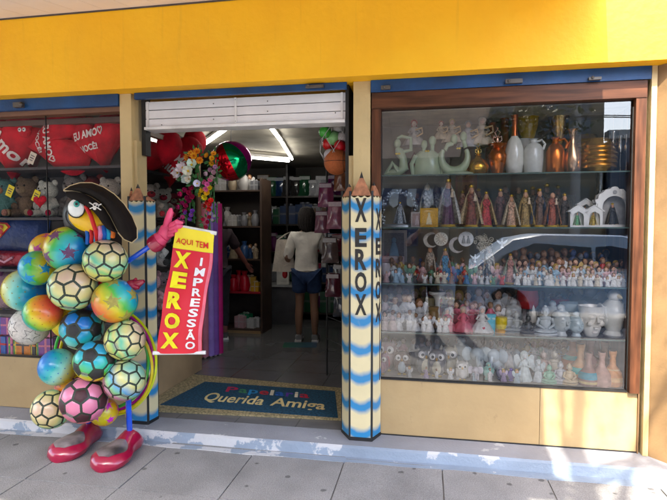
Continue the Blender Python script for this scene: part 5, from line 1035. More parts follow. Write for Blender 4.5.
ball('lowest left cream green soccer ball', 52, 409, 19.5, Y - .05, 'hex', HX1, (1.3, .1, .2))
ball('pink soccer ball with black pentagons at the bottom', 84, 400, 23, Y - .14, 'hex', PKM, (.45, .5, .2), C((.05, .015, .02)))
ball('pink and orange star ball low behind the pink soccer ball', 104, 412, 14, Y + .03, 'star', RB4, (1, 2, 0), C((.6, .1, .5)))
ball('yellow ball mostly hidden in the mascot centre', 68, 322, 16, Y + .12, 'star', C((.78, .6, .06), rough=.4), (0, 0, 0), C((.5, .3, .03)))
ball('small red ball with a blue patch hidden behind the chest ball', 98, 289, 15, Y + .1, 'star', C((.55, .03, .05), rough=.4), (0, 0, 0), C((.02, .1, .4)))
ball('orange ball hidden low behind the swirl ball', 72, 385, 16, Y + .08, 'star', RB4, (0, 1, 0))
B0 = onz(100, 450, 0)
mas = thing('mascot_stand', 'cartoon bird mascot with black pirate hat, blue pole limbs and big crimson shoes', 'mascot', B0)
def wput(name, g, m, parent=mas, smooth=True, base=B0): return put(name, g.mesh(name, smooth), m, parent, -base if parent is mas or base is not B0 else None)
def wsub(name, g, m, par, smooth=True): return put(name, g.mesh(name, smooth), m, par)
bluep = C((.01, .12, .62), rough=.25, coat=.5); crim = mat('crimson_plastic', (.36, .006, .045), .28, sc=5, var=.15, coat=.6); glove = C((.72, .13, .22), rough=.4)
hc = W(92, 216, Y); k = PM(92, Y)
def hp(u, v, dy=0): return W(u, v, Y + dy)
frame = G().tube([W(95, 240, Y + .02), W(88, 330, Y + .02), W(100, 395, Y)], .018)
wput('frame', frame, bluep)
hd = wput('head', G().ell(hc, (28.5 * k, 22 * k, 27.5 * k), seg=28, rings=18), C((.02, .02, .022), rough=.4))
wsub('beak', G().ell(hp(90, 219, -.10), (23 * k, 10 * k, 13.5 * k), rot=RY(R(14)), seg=24, rings=14), C((.85, .50, .01), rough=.35), hd)
wsub('beak_outline', G().tube([hp(90 + 24 * math.cos(a) * math.cos(.25) - 14.5 * math.sin(a) * math.sin(.25), 219 + 24 * math.cos(a) * math.sin(.25) + 14.5 * math.sin(a) * math.cos(.25), -.118) for a in [i * math.pi / 14 for i in range(28)]], .0095, closed=True), black, hd)
wsub('eye_rim', G().ell(hp(76, 208, -.17), (10 * k, .02, 9.7 * k)), black, hd); ey = wsub('eye', G().ell(hp(76, 208, -.185), (8.6 * k, .02, 8.4 * k)), C((.82, .84, .82), rough=.2), hd)
wsub('pupil', G().ell(hp(76.5, 204, -.205), (3 * k, .012, 3 * k)), C((.05, .28, .24), rough=.2), ey); wsub('pupil_dot', G().ell(hp(76.5, 204, -.216), (1.3 * k, .008, 1.3 * k)), black, ey)
wsub('red_strap', G().tube([hp(86, 206, -.19), hp(91, 216, -.198), hp(96, 232, -.17), hp(97, 242, -.12)], .0125, 8), C((.5, .02, .03)), hd)
for i, c in enumerate([(.02, .12, .4), (.5, .02, .04), (.05, .3, .5), (.7, .3, .45), (.03, .12, .4), (.06, .35, .55), (.7, .2, .05)]):
    u = 88 + i * 4.2; wsub('scarf_stripe', G().tube([hp(u - 1, 229 - i * .8, -.15 + .01 * abs(i - 3)), hp(u, 236 - i * .6, -.16 + .01 * abs(i - 3)), hp(u - .5, 244 - i * 1.1, -.12)], .0135, 8), C(c), hd)
# hat: a folded felt crescent
up_ = [(64, 190), (70, 186), (80, 183), (92, 183), (103, 187), (114, 194), (124, 204), (132, 216), (137, 228), (137, 238), (132, 242)]
lo_ = [(64, 190.5), (72, 190.5), (80, 192), (89, 195.5), (98, 201), (105, 208), (110, 216), (114, 224), (118, 232), (124, 239), (132, 242.5)]
def curve(P, t_):
    x = t_ * (len(P) - 1); i = min(int(x), len(P) - 2); f = x - i; return (P[i][0] * (1 - f) + P[i + 1][0] * f, P[i][1] * (1 - f) + P[i + 1][1] * f)
def hatf(s):
    def f(u, v):
        a, b = curve(up_, u), curve(lo_, u); q = math.sin(math.pi * u) ** .5; dy = s * .10 * math.sin(math.pi * v) ** .7 * q - .12 - .05 * q * v * (1 if s < 0 else .3)
        return tuple(W(a[0] + (b[0] - a[0]) * v, a[1] + (b[1] - a[1]) * v, Y + dy))
    return f
felt = mat('black_felt', (.010, .007, .006), .85, sc=20, bump=.2, bsc=200, spec=.15)
hat = wsub('hat', G().patch(hatf(-1), 30, 10).patch(hatf(1), 30, 10), felt, hd)
wsub('hat_trim', G().tube([hatf(-1)(i / 30, .0) for i in range(31)], .005).tube([hatf(-1)(i / 30, 1.0) for i in range(31)], .005), C((.6, .48, .3)), hat)
fp_u = [(66, 191.5), (74, 191.5), (82, 193), (90, 197), (98, 202.5), (104, 209), (109, 217), (113, 225), (117, 232)]
fp_l = [(66, 196), (72, 199.5), (80, 203), (87, 206.5), (93, 211), (98, 217), (102, 223), (107, 229), (116, 233)]
def frontf(u, v):
    a, b = curve(fp_u, u), curve(fp_l, u); return tuple(W(a[0] + (b[0] - a[0]) * v, a[1] + (b[1] - a[1]) * v, Y - .165 - .05 * math.sin(math.pi * u) - .015 * math.sin(math.pi * v)))
wsub('hat_front', G().patch(frontf, 24, 6, th=(0, .01, 0)), felt, hat)
def on_hat(u, v): return tuple(W(u, v, Y - .235))
sk = wsub('skull_emblem', G().ell(W(96, 205.5, Y - .225), (3.3 * k, .012, 2.6 * k), rot=RY(R(28))).ell(W(95, 208.5, Y - .225), (2 * k, .01, 1.4 * k)).tube([on_hat(89.5, 202.5), on_hat(101, 210)], .0035).tube([on_hat(90, 208.5), on_hat(101.5, 204)], .0035), C((.75, .72, .68)), hat)
wsub('skull_eye', G().ell(W(94.8, 205, Y - .24), (.9 * k, .006, .8 * k)).ell(W(97.3, 206.3, Y - .24), (.9 * k, .006, .8 * k)), black, sk)
# arms, gloves
Ya = -.5
wput('arm', G().tube([W(112, 272, Ya + .08), W(134, 257, Ya), W(156, 242, Ya)], .0165), bluep)
def handpts(P): return [W(u, v, Ya + d) for u, v, d in P]
gl = wput('glove', G().tube(handpts([(152, 245, 0), (158, 241, 0), (164, 236, 0)]), [.045, .05, .04], 14).tube(handpts([(162, 238, 0), (168, 230, 0), (171, 226, 0)]), [.04, .05, .03], 14, flat=.7)
    .tube(handpts([(166, 230, -.01), (168, 220, -.01), (170.5, 212, -.01), (171, 208, -.01)]), [.026, .023, .020, .008], 10)
    .tube(handpts([(171, 226, -.03), (177, 222, -.06), (183, 223, -.04)]), [.018, .017, .007], 9).tube(handpts([(171, 229, -.03), (178, 226, -.06), (185, 227, -.03)]), [.018, .017, .007], 9)
    .tube(handpts([(170, 232, -.02), (176, 230, -.05), (181, 231, -.02)]), [.017, .015, .007], 9).tube(handpts([(169, 235, -.01), (174, 234, -.03), (178, 235, -.01)]), [.015, .013, .006], 9), glove)
wsub('cuff', G().tube(handpts([(152, 246, 0), (155, 244, 0), (160, 240, 0)]), [.047, .056, .052], 14), crim, gl)
wput('arm', G().tube([W(112, 292, Ya + .1), W(128, 286, Ya + .02)], .0165), bluep)
wput('glove', G().ell(W(133, 285, Ya), (.05, .04, .035)).tube([W(133, 285, Ya), W(140, 283, Ya - .01), W(144, 281, Ya - .01)], [.03, .022, .01]).tube([W(132, 283, Ya), W(136, 279, Ya - .02)], [.014, .01]).tube([W(133, 286, Ya - .03), W(139, 288, Ya - .03)], [.014, .01]), crim)
for (ua, va, ut, vt_, tu) in [(89, 441, 58, 462, 84), (130, 449, 104, 470, 128)]:
    a = onz(ua, va, 0); b = onz(ut, vt_, 0); d = (b - a); d.z = 0; L_ = d.length; ang = math.atan2(d.y, d.x)
    wput('leg', G().tube([W(tu, 392, Y), Vector((a.x, a.y, .13))], .0185), bluep)
    def tf(p): return Vector((a.x, a.y, 0)) + RZ(ang) @ Vector(p)
    prof = [(-.085, .03, .05), (-.06, .062, .09), (-.01, .074, .13), (.035, .07, .125), (.08, .075, .108), (.14, .098, .105), (.20, .115, .105), (.26, .112, .098), (.305, .085, .08), (.33, .045, .055), (.337, .015, .04)]
    vs = []; n = 20
    for x_, w_, h_ in prof:
        for i in range(n):
            q = 2 * math.pi * i / n; zc = h_ * .5; vs.append(tf((x_, w_ * math.cos(q) * (1 if math.sin(q) > 0 else 1.08), zc + (h_ * .5) * (math.sin(q) if math.sin(q) > 0 else max(math.sin(q) * 1.5, -1)))))
    fs = [(j * n + i, j * n + (i + 1) % n, (j + 1) * n + (i + 1) % n, (j + 1) * n + i) for j in range(len(prof) - 1) for i in range(n)] + [tuple(range(n)), tuple((len(prof) - 1) * n + i for i in range(n))]
    so = wput('shoe', G().add(vs, fs), crim)
    cap_ = G()
    def cf(u, v):
        x_ = .10 + .2 * u; 
        for (x0, w0, h0), (x1, w1, h1) in zip(prof, prof[1:]):
            if x0 <= x_ <= x1: f = (x_ - x0) / (x1 - x0); w_ = w0 + (w1 - w0) * f; h_ = h0 + (h1 - h0) * f
        q = math.pi / 2 + (v - .5) * 1.9 * math.sin(math.pi * min(1, max(0, .12 + u * .76))) ; return tf((x_, w_ * 1.01 * math.cos(q), h_ * .5 + h_ * .5 * math.sin(q) + .002))
    cap_.patch(cf, 12, 8); wsub('toe_patch', cap_, mat('scuffed_black', (.035, .03, .03), .35, sc=9, var=.3, dark=(.3, .25, .25)), so)
# hoops
for i, (u, v, r, c, lb) in enumerate([(106, 361, 55, (.62, .70, .03), 'outermost lime yellow hula hoop behind the mascot'), (104, 360, 52.5, (.4, .01, .25), 'magenta hula hoop just inside the lime one'), (101, 360, 50.5, (.08, .45, .08), 'green hula hoop, innermost, behind the mascot'), (105, 364, 51.5, (.7, .55, .04), 'golden yellow hula hoop hanging slightly lower')]):
    y = -.32 - .02 * i; p = W(u, v, y); rr = r * PM(u, y)
    solo('hula_hoop', G().tube([(rr * math.cos(a), .02 * math.sin(a + i), rr * math.sin(a)) for a in [k_ * math.pi / 40 for k_ in range(80)]], .010, 8, closed=True), C(c, rough=.3, coat=.4), lb, 'hula hoop', p, 'hula hoops behind the mascot')
# ================================================================ HANGING BANNER
b4 = [W(157, 353, -.56), W(201, 353, -.50), W(214, 233, -.50), W(175, 226, -.56)]
ban = thing('hanging_banner', 'red and yellow vertical cloth sign reading AQUI TEM XEROX IMPRESSAO', 'sign', (b4[0] + b4[1]) / 2)
def bf(a, b):
    p = b4[0] * (1 - a) * (1 - b) + b4[1] * a * (1 - b) + b4[2] * a * b + b4[3] * (1 - a) * b; p = p - ban.location
    return Vector((p.x, p.y - .018 * math.sin(a * math.pi) - .016 * math.sin(b * 6) - .006 * math.sin(b * 17 + a * 5) - .004 * math.sin(a * 11 - b * 8), p.z))
redc = mat('red_banner_print', (.68, .012, .03), .5, sc=3, var=.05)
put('cloth', G().patch(lambda a, b: bf(a, b * .83), 10, 24, th=(0, .003, 0)).mesh('cl', True, False), redc, ban)
put('header', G().patch(lambda a, b: bf(a, .832 + b * .168), 10, 6, th=(0, .003, 0)).mesh('cl', True, False), mat('yellow_banner_print', (.85, .68, .02), .5, var=.03), ban)
put('side_strip', G().patch(lambda a, b: bf(.93 + a * .07, b * .83) - Vector((0, .0015, 0)), 2, 24).mesh('cl', True, False), C((.72, .2, .25)), ban)
for b, ex in ((0, .09), (1, .06)):
    A_, B_ = bf(0, b), bf(1, b); d = (B_ - A_); put('rod', G().tube([A_ - d * ex, B_ + d * ex], .012).mesh('rod'), C((.82, .82, .8)), ban)
bm_ = lambda a, b: tuple(bf(a, b) - Vector((0, .005, 0)))
lettering('lettering', [('AQUI', .08, .865, .50, .915), ('TEM', .57, .865, .90, .915)], bm_, C((.55, .02, .02)), ban, bold=.012)
lettering('lettering', [(c, .10, .045 + (4 - i) * .16, .50, .045 + (4 - i) * .16 + .128) for i, c in enumerate('XEROX')], bm_, C((.9, .72, .02)), ban, bold=.05)
z = .785; items = []
for c in 'IMPRESSÃO':
    hh = .066 if c != 'Ã' else .088; items.append((c, .66 if c != 'I' else .74, z - hh, .87 if c != 'I' else .79, z)); z -= hh + .0165
lettering('lettering', items, bm_, C((.85, .83, .82)), ban, bold=.03)
# ================================================================ FLOWERS, ROLLS, BALLS AROUND THE DOOR
def petals(n, r, cup, wid, c=Vector(), ax=None, layers=1):
    g = G()
    for L_ in range(layers):
        rr = r * (1 - .28 * L_); cu = cup + .35 * L_
        for i in range(n):
            a = 2 * math.pi * (i + .5 * (L_ % 2)) / n; ca, sa = math.cos(a), math.sin(a)
            def f(u, v):
                q = v; w = wid * rr * math.sin(math.pi * min(.97, .12 + q * .85)) * (u - .5) * 2; rad = rr * q * math.cos(cu * q); z = rr * math.sin(cu * q) * q
                return (ca * rad - sa * w, sa * rad + ca * w, z - abs(u - .5) * .1 * rr)
            g.patch(f, 2, 4)
    rot = Vector((0, 0, 1)).rotation_difference(ax or Vector((0, -1, 0))).to_matrix()
    return G().add([rot @ Vector(p) + c for p in g.v], g.f)
def bunch(label, u, v, rpx, y, col, kind, n, seed, heart_c=(.6, .4, .05)):
    r_ = random.Random(seed); p = W(u, v, y); R_ = rpx * 1.12 * PM(u, y); t = thing('flower_bunch', label, 'artificial flowers', p, 0, 1, 'artificial flower bunches by the door')
    put('stem', G().tube([(0, .04, .10), (0, .03, 0), (0, .04, -R_ * 1.2)], .006, 6).mesh('stem'), C((.04, .12, .03)), t)
    lv = G()
    for i in range(12):
        a = r_.random() * 6.28; d = Vector((math.cos(a), -.5, math.sin(a))).normalized(); o = Vector((-d.z, 0, d.x)) * R_ * .16; c = d * R_ * .6
        lv.add([c, c + d * R_ * .3 + o, c + d * R_ * .7, c + d * R_ * .3 - o], [(0, 1, 2, 3)])
    put('leaves', lv.mesh('lv', False), C((.05, .16, .05)), t)
    for i in range(n):
        a = i * 2.4; q = R_ * .75 * math.sqrt((i + .3) / n); c = Vector((q * math.cos(a), -.03 - r_.random() * .04, q * math.sin(a))); ax = Vector((math.cos(a) * q / R_, -1, math.sin(a) * q / R_)).normalized()
        r = R_ * {'mum': .42, 'lily': .62, 'rose': .4}[kind]
        b = put('blossom', (petals(9, r, .5, .3, c, ax, 3) if kind == 'mum' else petals(5, r, .9, .45, c, ax, 1) if kind == 'lily' else petals(6, r, 1.0, .55, c, ax, 3)).mesh('bl'), C(tuple(x * r_.uniform(.85, 1.1) for x in col), rough=.7), t)
        put('centre', G().ell(c + ax * r * .12, r * .16, seg=8, rings=6).mesh('ce'), C(heart_c), b)
FY = .25
bunch('orange and red chrysanthemum bunch at the top left of the garland', 196, 157, 9, FY, (.75, .32, .04), 'mum', 6, 1, (.5, .05, .02))
bunch('orange and yellow flower bunch at the top right, beside the balloon', 213, 159, 7, FY + .05, (.75, .38, .06), 'mum', 4, 2, (.5, .05, .02))
bunch('bunch of big white lilies', 190, 172, 11, FY, (.78, .75, .74), 'lily', 5, 3)
bunch('single large white lily below the white bunch', 197, 184, 8, FY - .03, (.8, .76, .76), 'lily', 2, 4)
bunch('pale pink and white flower bunch below the orange ones', 215, 173, 8, FY, (.68, .42, .48), 'rose', 5, 5, (.5, .1, .15))
bunch('bright pink carnation bunch above the yellow one', 209, 185, 7, FY, (.72, .2, .4), 'mum', 4, 6, (.5, .05, .2))
bunch('yellow flower bunch in the middle right of the garland', 208, 193, 8, FY, (.8, .55, .06), 'mum', 5, 7, (.6, .25, .02))
bunch('deep magenta rose bunch left of the yellow flowers', 190, 193, 9, FY, (.45, .01, .12), 'rose', 6, 8, (.3, .02, .05))
bunch('second magenta rose bunch, lower left', 188, 206, 8, FY, (.42, .01, .14), 'rose', 5, 9, (.3, .02, .05))
bunch('red and orange flower bunch, lower right of the garland', 212, 205, 7, FY, (.6, .04, .04), 'mum', 5, 10, (.7, .3, .03))
bunch('small violet flower bunch below the magenta roses', 192, 215, 6, FY, (.22, .08, .45), 'mum', 4, 11)
bunch('crimson flower bunch peeking above the sign, right', 208, 222, 7, FY, (.5, .03, .1), 'rose', 4, 12)
bunch('pink flower bunch just above the sign, left', 184, 222, 7, FY, (.6, .15, .3), 'rose', 4, 13)
bunch('small white flower sprig at the bottom right of the garland', 215, 216, 5, FY, (.6, .55, .55), 'rose', 3, 14)
for i, (u, c, lb) in enumerate([(198, (.62, .27, .16), 'peach fabric roll'), (204, (.62, .25, .32), 'salmon pink fabric roll'), (209.5, (.40, .28, .66), 'light purple fabric roll'), (214, (.28, .14, .45), 'darker violet fabric roll'), (218, (.5, .05, .2), 'crimson pink fabric roll')]):
    y = 1.62 + .06 * i; p0 = W(u + (i - 2) * .3, 202, y); t = thing('fabric_roll', lb + ' standing upright behind the sign', 'fabric roll', (p0.x, y, .0725), 0, 1, 'fabric rolls beside the doorway'); zt_ = p0.z - .09
    put('cloth', G().lathe([(.036, .02), (.037, zt_ * .5), (.036, zt_)], 18, fold=.05, nf=3).mesh('roll'), C(c, rough=.6), t); put('core', G().lathe([(.014, 0), (.014, zt_ + .02)], 12).mesh('rc'), C((.4, .35, .3)), t)
p = W(231, 161, .55); rb = 20.5 * PM(231, .55)
t = thing('foil_balloon', 'round shiny foil balloon with green, red and magenta segments over the doorway', 'balloon', p, R(20), rb)
t.rotation_euler = (R(20), R(-25), R(15))
bcols = [(.6, .02, .06), (.02, .25, .12), (.02, .08, .35), (.75, .03, .45), (.45, .45, .45), (.5, .03, .05), (.03, .3, .12), (.75, .04, .45)]
for i, c in enumerate(bcols):
    a0 = i * math.pi / 4; put('segment', G().lathe([(max(.02, math.sin(math.pi * j / 14)) * (1 + .0), -math.cos(math.pi * j / 14) * .95) for j in range(15)], 5, a0=a0, a1=a0 + math.pi / 4).mesh('seg'), C(c, rough=.12, metal=.85, var=.0), t)
solo('balloon_string', G().tube([(p.x, .55, p.z + rb * .9), (p.x + .01, .55, 2.45)], .002, 4), C((.5, .5, .5)), 'thin string holding the foil balloon', 'string')
p = W(337, 162, .35); rb = 13 * PM(337, .35)
t = thing('basketball', 'orange basketball hanging under the netted toy balls', 'ball', p, 0, rb); put('skin', cm('ballskin', lambda: G()), mat('basketball_rubber', (.52, .13, .03), .55, var=.1, bump=.4, bsc=80), t)
put('lines', cm('blines', lambda: G().tube([(math.cos(a), math.sin(a), 0) for a in [i * math.pi / 18 for i in range(36)]], .02, 5, closed=True).tube([(math.cos(a), 0, math.sin(a)) for a in [i * math.pi / 18 for i in range(36)]], .02, 5, closed=True).tube([(.6 + .0 * a, math.cos(a) * .8, math.sin(a) * .8) for a in [i * math.pi / 18 for i in range(36)]], .02, 5, closed=True)), black, t)
nb = [(325, 132, 6, (.1, .4, .08), 'green'), (334, 138, 7, (.3, .55, .25), 'pale green'), (329, 144, 6.5, (.6, .06, .06), 'red'), (340, 146, 6, (.5, .03, .05), 'dark red'), (343, 138, 6.5, (.55, .5, .48), 'white and green'), (337, 156, 6, (.06, .35, .06), 'bright green lower'), (330, 155, 6, (.55, .5, .52), 'white striped'), (346, 152, 6, (.45, .04, .08), 'crimson'), (338, 129, 7, (.6, .58, .55), 'white top')]
for i, (u, v, r, c, nm) in enumerate(nb):
    p = W(u, v, .34 + .04 * (i % 3)); t = thing('toy_ball', '%s toy ball in the net above the basketball' % nm, 'ball', p, 0, r * PM(u, .35), 'toy balls hanging in a net'); put('skin', cm('ballskin', lambda: G()), C(c, rough=.35), t); put('stripe', cm('bstripe', lambda: G().tube([(math.cos(a), 0, math.sin(a)) for a in [k * math.pi / 14 for k in range(28)]], .06, 5, closed=True)), C(tuple(x * .4 for x in c)), t)
g = G()
pc = W(336, 144, .37); q = PM(336, .37)
for s_ in range(10):
    a = s_ * math.pi / 5; g.tube([pc + Vector((17 * q * math.cos(a + h * .8 * (1 if s_ % 2 else -1)) * w_, 14 * q * math.sin(a + h * .8 * (1 if s_ % 2 else -1)) * w_, -h * 20 * q)) for h, w_ in [(-1.3, .1), (-.8, .7), (-.2, 1), (.4, .95), (.8, .7), (1.0, .3)]], .0025, 4)
solo('ball_net', g, C((.55, .52, .5)), 'thin white net bag holding the toy balls', 'net bag')
# ================================================================ SHOP INTERIOR GOODS
r_ = random.Random(21)
shelfwood = mat('brown_shelf', (.08, .045, .028), .5, sc=6, var=.2)
def zat(u, v, y): return W(u, v, y).z
UY = 3.0
ux0, ux1 = -2.86, W(262, 250, UY).x
un = thing('shelf_unit', 'brown open shelf unit of ceramics at the left, seen through the doorway', 'shelf unit', (0, 0, .0725)); 
lv = [zat(240, v, UY) for v in (190, 226, 259, 292, 329)]
put('side', G().bb(ux1 - .025, ux1, UY, UY + .4, 0, 2.05).mesh('s', False), shelfwood, un); put('side', G().bb(ux0, ux0 + .02, UY, UY + .4, 0, 2.05).mesh('s', False), shelfwood, un)
put('back', G().bb(ux0, ux1, UY + .4, UY + .415, 0, 2.05).mesh('s', False), C((.04, .03, .025)), un)
for z in lv: put('shelf', G().bb(ux0 + .021, ux1 - .026, UY, UY + .39, z - .0725 - .02, z - .0725).mesh('s', False), shelfwood if z != lv[3] else C((.3, .02, .04)), un)
put('plinth', G().bb(ux0 + .021, ux1 - .026, UY, UY + .3, 0, lv[4] - .0725 - .021).mesh('s', False), C((.35, .24, .14)), un)
def inside(name, label, cat, u, w, hpx, z, y, fn, group, rz=0):
    p = W(u, 250, y); t = thing(name, label, cat, (p.x, y, z + .001), rz, hpx * PM(u, y), group); fn(t); return t
SNAMES = ['second highest shelf', 'highest board', 'third board', 'red board', 'bottom board']
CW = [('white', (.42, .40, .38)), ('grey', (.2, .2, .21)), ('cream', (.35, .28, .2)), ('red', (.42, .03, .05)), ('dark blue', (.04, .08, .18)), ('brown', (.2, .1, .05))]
for li, z in enumerate(lv):
    nm = ['top board', 'second board', 'third board', 'red board', 'bottom board'][li]
    for i in range(7 if li < 4 else 4):
        u = 222 + i * 5.6 if li < 4 else 240 + i * 5.5
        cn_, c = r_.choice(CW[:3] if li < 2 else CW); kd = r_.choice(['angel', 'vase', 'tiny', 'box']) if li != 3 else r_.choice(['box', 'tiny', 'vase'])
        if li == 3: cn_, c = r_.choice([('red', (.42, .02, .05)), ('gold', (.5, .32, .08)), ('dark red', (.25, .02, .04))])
        if li == 4: kd, (cn_, c) = 'box', [('white and red', (.6, .4, .42)), ('green', (.02, .22, .1)), ('pale grey', (.6, .62, .6)), ('white', (.7, .7, .7))][i]
        hh = r_.uniform(13, 21) if kd != 'box' else r_.uniform(10, 17)
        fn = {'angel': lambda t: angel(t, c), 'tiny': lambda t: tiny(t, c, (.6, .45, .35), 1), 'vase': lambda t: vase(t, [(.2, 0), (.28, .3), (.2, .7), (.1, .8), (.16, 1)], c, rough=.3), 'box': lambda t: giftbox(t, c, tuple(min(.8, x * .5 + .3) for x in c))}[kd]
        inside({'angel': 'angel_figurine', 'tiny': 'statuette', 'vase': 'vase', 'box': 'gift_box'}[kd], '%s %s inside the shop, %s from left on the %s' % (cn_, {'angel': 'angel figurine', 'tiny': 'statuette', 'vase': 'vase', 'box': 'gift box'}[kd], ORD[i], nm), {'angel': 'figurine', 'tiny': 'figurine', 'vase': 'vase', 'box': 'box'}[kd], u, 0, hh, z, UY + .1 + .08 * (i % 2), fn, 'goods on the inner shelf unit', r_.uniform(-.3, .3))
# back shelves
BY = 4.1
bk = thing('back_shelves', 'dark wall shelves of bagged goods across the back of the shop', 'shelf unit', (0, 0, .0725)); bx0, bx1 = W(262, 250, BY).x - .5, W(352, 250, BY).x + .6
bl_ = [zat(290, v, BY) for v in (196, 224, 252, 282, 312)]
for z in bl_: put('shelf', G().bb(bx0, bx1, BY, BY + .45, z - .0725 - .025, z - .0725).mesh('s', False), C((.03, .025, .02), rough=.4), bk)
for x in (bx0, bx0 + .9, bx0 + 1.75, bx1): put('upright', G().bb(x - .015, x + .015, BY - .01, BY + .46, 0, 2.36).mesh('s', False), C((.025, .02, .02), rough=.4), bk)
def bag(t, c):
    put('plastic_bag', cm('plbag', lambda: G().patch(lambda u, v: ((u - .5) * .7 * (1 - .2 * v), -.14 * math.sin(math.pi * u) * math.sin(math.pi * v) ** .5 + .02 * noise.noise(Vector((u * 9, v * 9, 1))), v), 10, 10).patch(lambda u, v: ((u - .5) * .7 * (1 - .2 * v), .14 * math.sin(math.pi * u) * math.sin(math.pi * v) ** .5, v), 10, 10)), C(c, rough=.15, coat=.8), t)
    put('label_card', cm('plcard', lambda: G().box((0, -.13, .88), (.5, .01, .16)), False), C(tuple(min(.8, x * .6 + .35) for x in c)), t)
n = 0
for li, z in enumerate(bl_):
    nm = ['top', 'second', 'third', 'fourth', 'lowest'][li]
    for i in range(11):
        u = 264 + i * 8.2; cn_, c = r_.choice([('black', (.03, .03, .03)), ('grey', (.2, .2, .21)), ('silvery', (.42, .43, .45)), ('dark red', (.22, .02, .05)), ('navy', (.02, .04, .1)), ('brown', (.12, .07, .04)), ('dark green', (.02, .08, .04)), ('plum', (.12, .03, .1))]); kd = r_.choice(['bag', 'bag', 'box'])
        inside('goods_bag' if kd == 'bag' else 'gift_box', '%s %s, %s from left on the %s back shelf' % (cn_, 'bagged toy' if kd == 'bag' else 'boxed gift', ORD[i], nm), 'bagged goods' if kd == 'bag' else 'box', u, 0, r_.uniform(15, 23), z, BY + .12, (lambda t: bag(t, c)) if kd == 'bag' else (lambda t: giftbox(t, c, tuple(x * .5 + .1 for x in c))), 'goods on the back shelves', r_.uniform(-.3, .3))
# hanging goods on the inner right side
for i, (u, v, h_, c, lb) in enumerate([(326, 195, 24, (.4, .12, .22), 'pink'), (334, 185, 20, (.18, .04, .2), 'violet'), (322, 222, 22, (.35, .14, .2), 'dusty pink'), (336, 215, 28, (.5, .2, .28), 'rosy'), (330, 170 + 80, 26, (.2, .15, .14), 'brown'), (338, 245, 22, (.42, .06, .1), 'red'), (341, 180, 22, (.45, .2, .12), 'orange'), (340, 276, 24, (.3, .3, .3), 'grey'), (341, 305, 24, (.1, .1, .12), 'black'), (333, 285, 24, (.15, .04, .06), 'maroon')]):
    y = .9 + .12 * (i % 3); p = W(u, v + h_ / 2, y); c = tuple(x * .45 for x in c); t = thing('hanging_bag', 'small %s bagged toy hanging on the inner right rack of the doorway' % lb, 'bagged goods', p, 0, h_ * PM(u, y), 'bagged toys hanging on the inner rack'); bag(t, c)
rk = thing('wire_rack', 'dark wire rack for hanging toys inside the right door jamb', 'rack', (0, 0, .0725))
X0 = W(345, 250, 1.0).x
put('frame', G().tube([(X0 - .22, 1.3, 0), (X0 - .22, 1.3, 2.1), (X0 + .1, .85, 2.1), (X0 + .1, .85, 0)], .01, 6).mesh('rf'), C((.05, .05, .05), metal=.5), rk); g = G()
for k_ in range(9): g.tube([(X0 - .22, 1.3, .35 + k_ * .21), (X0 + .1, .85, .35 + k_ * .21)], .004, 5)
put('grid', g.mesh('rg'), C((.06, .06, .06), metal=.5), rk)
# bright glass counter with papers at the back
ct = thing('counter', 'glass topped counter lit from behind at the back of the shop', 'counter', (W(282, 300, 3.7).x, 3.7, .0725))
put('body', G().bb(-.3, .2, 0, .35, 0, .55).mesh('cb', False), C((.10, .10, .11), rough=.3), ct); put('top', G().bb(-.32, .22, -.02, .37, .55, .58).mesh('cb', False), C((.5, .5, .5), rough=.1), ct)
pp_ = W(283, 262, 3.75); solo('paper_stack', G().bb(-.09, .09, -.02, .02, -.15, .15).bb(-.07, .07, -.025, -.021, -.1, .1), C((.75, .74, .70)), 'upright white paper display standing on the back counter', 'paper', (pp_.x, 3.75, .0725 + .582 + .151), smooth=False)
# ================================================================ PEOPLE
def skinned(name, pts, edges, m, parent, lv=2):
    me = bpy.data.meshes.new(name); me.from_pydata([p[:3] for p in pts], edges, []); o = bpy.data.objects.new(name, me); COL.objects.link(o); o.parent = parent
    md = o.modifiers.new('skin', 'SKIN'); md.use_smooth_shade = True
    for i, p in enumerate(pts):
        r = p[3]; me.skin_vertices[0].data[i].radius = r if isinstance(r, tuple) else (r, r)
    me.skin_vertices[0].data[0].use_root = True
    o.modifiers.new('sub', 'SUBSURF').levels = lv; o.modifiers['sub'].render_levels = lv
    if name in ('shirt', 'shorts', 'trousers'):
        md.use_smooth_shade = True; o.modifiers['sub'].levels = o.modifiers['sub'].render_levels = 3
        tx = bpy.data.textures.get('folds') or bpy.data.textures.new('folds', 'CLOUDS'); tx.noise_scale = .09; tx.noise_depth = 2
        d = o.modifiers.new('folds', 'DISPLACE'); d.texture = tx; d.strength = .024; d.mid_level = .5
    me.materials.append(m); return o
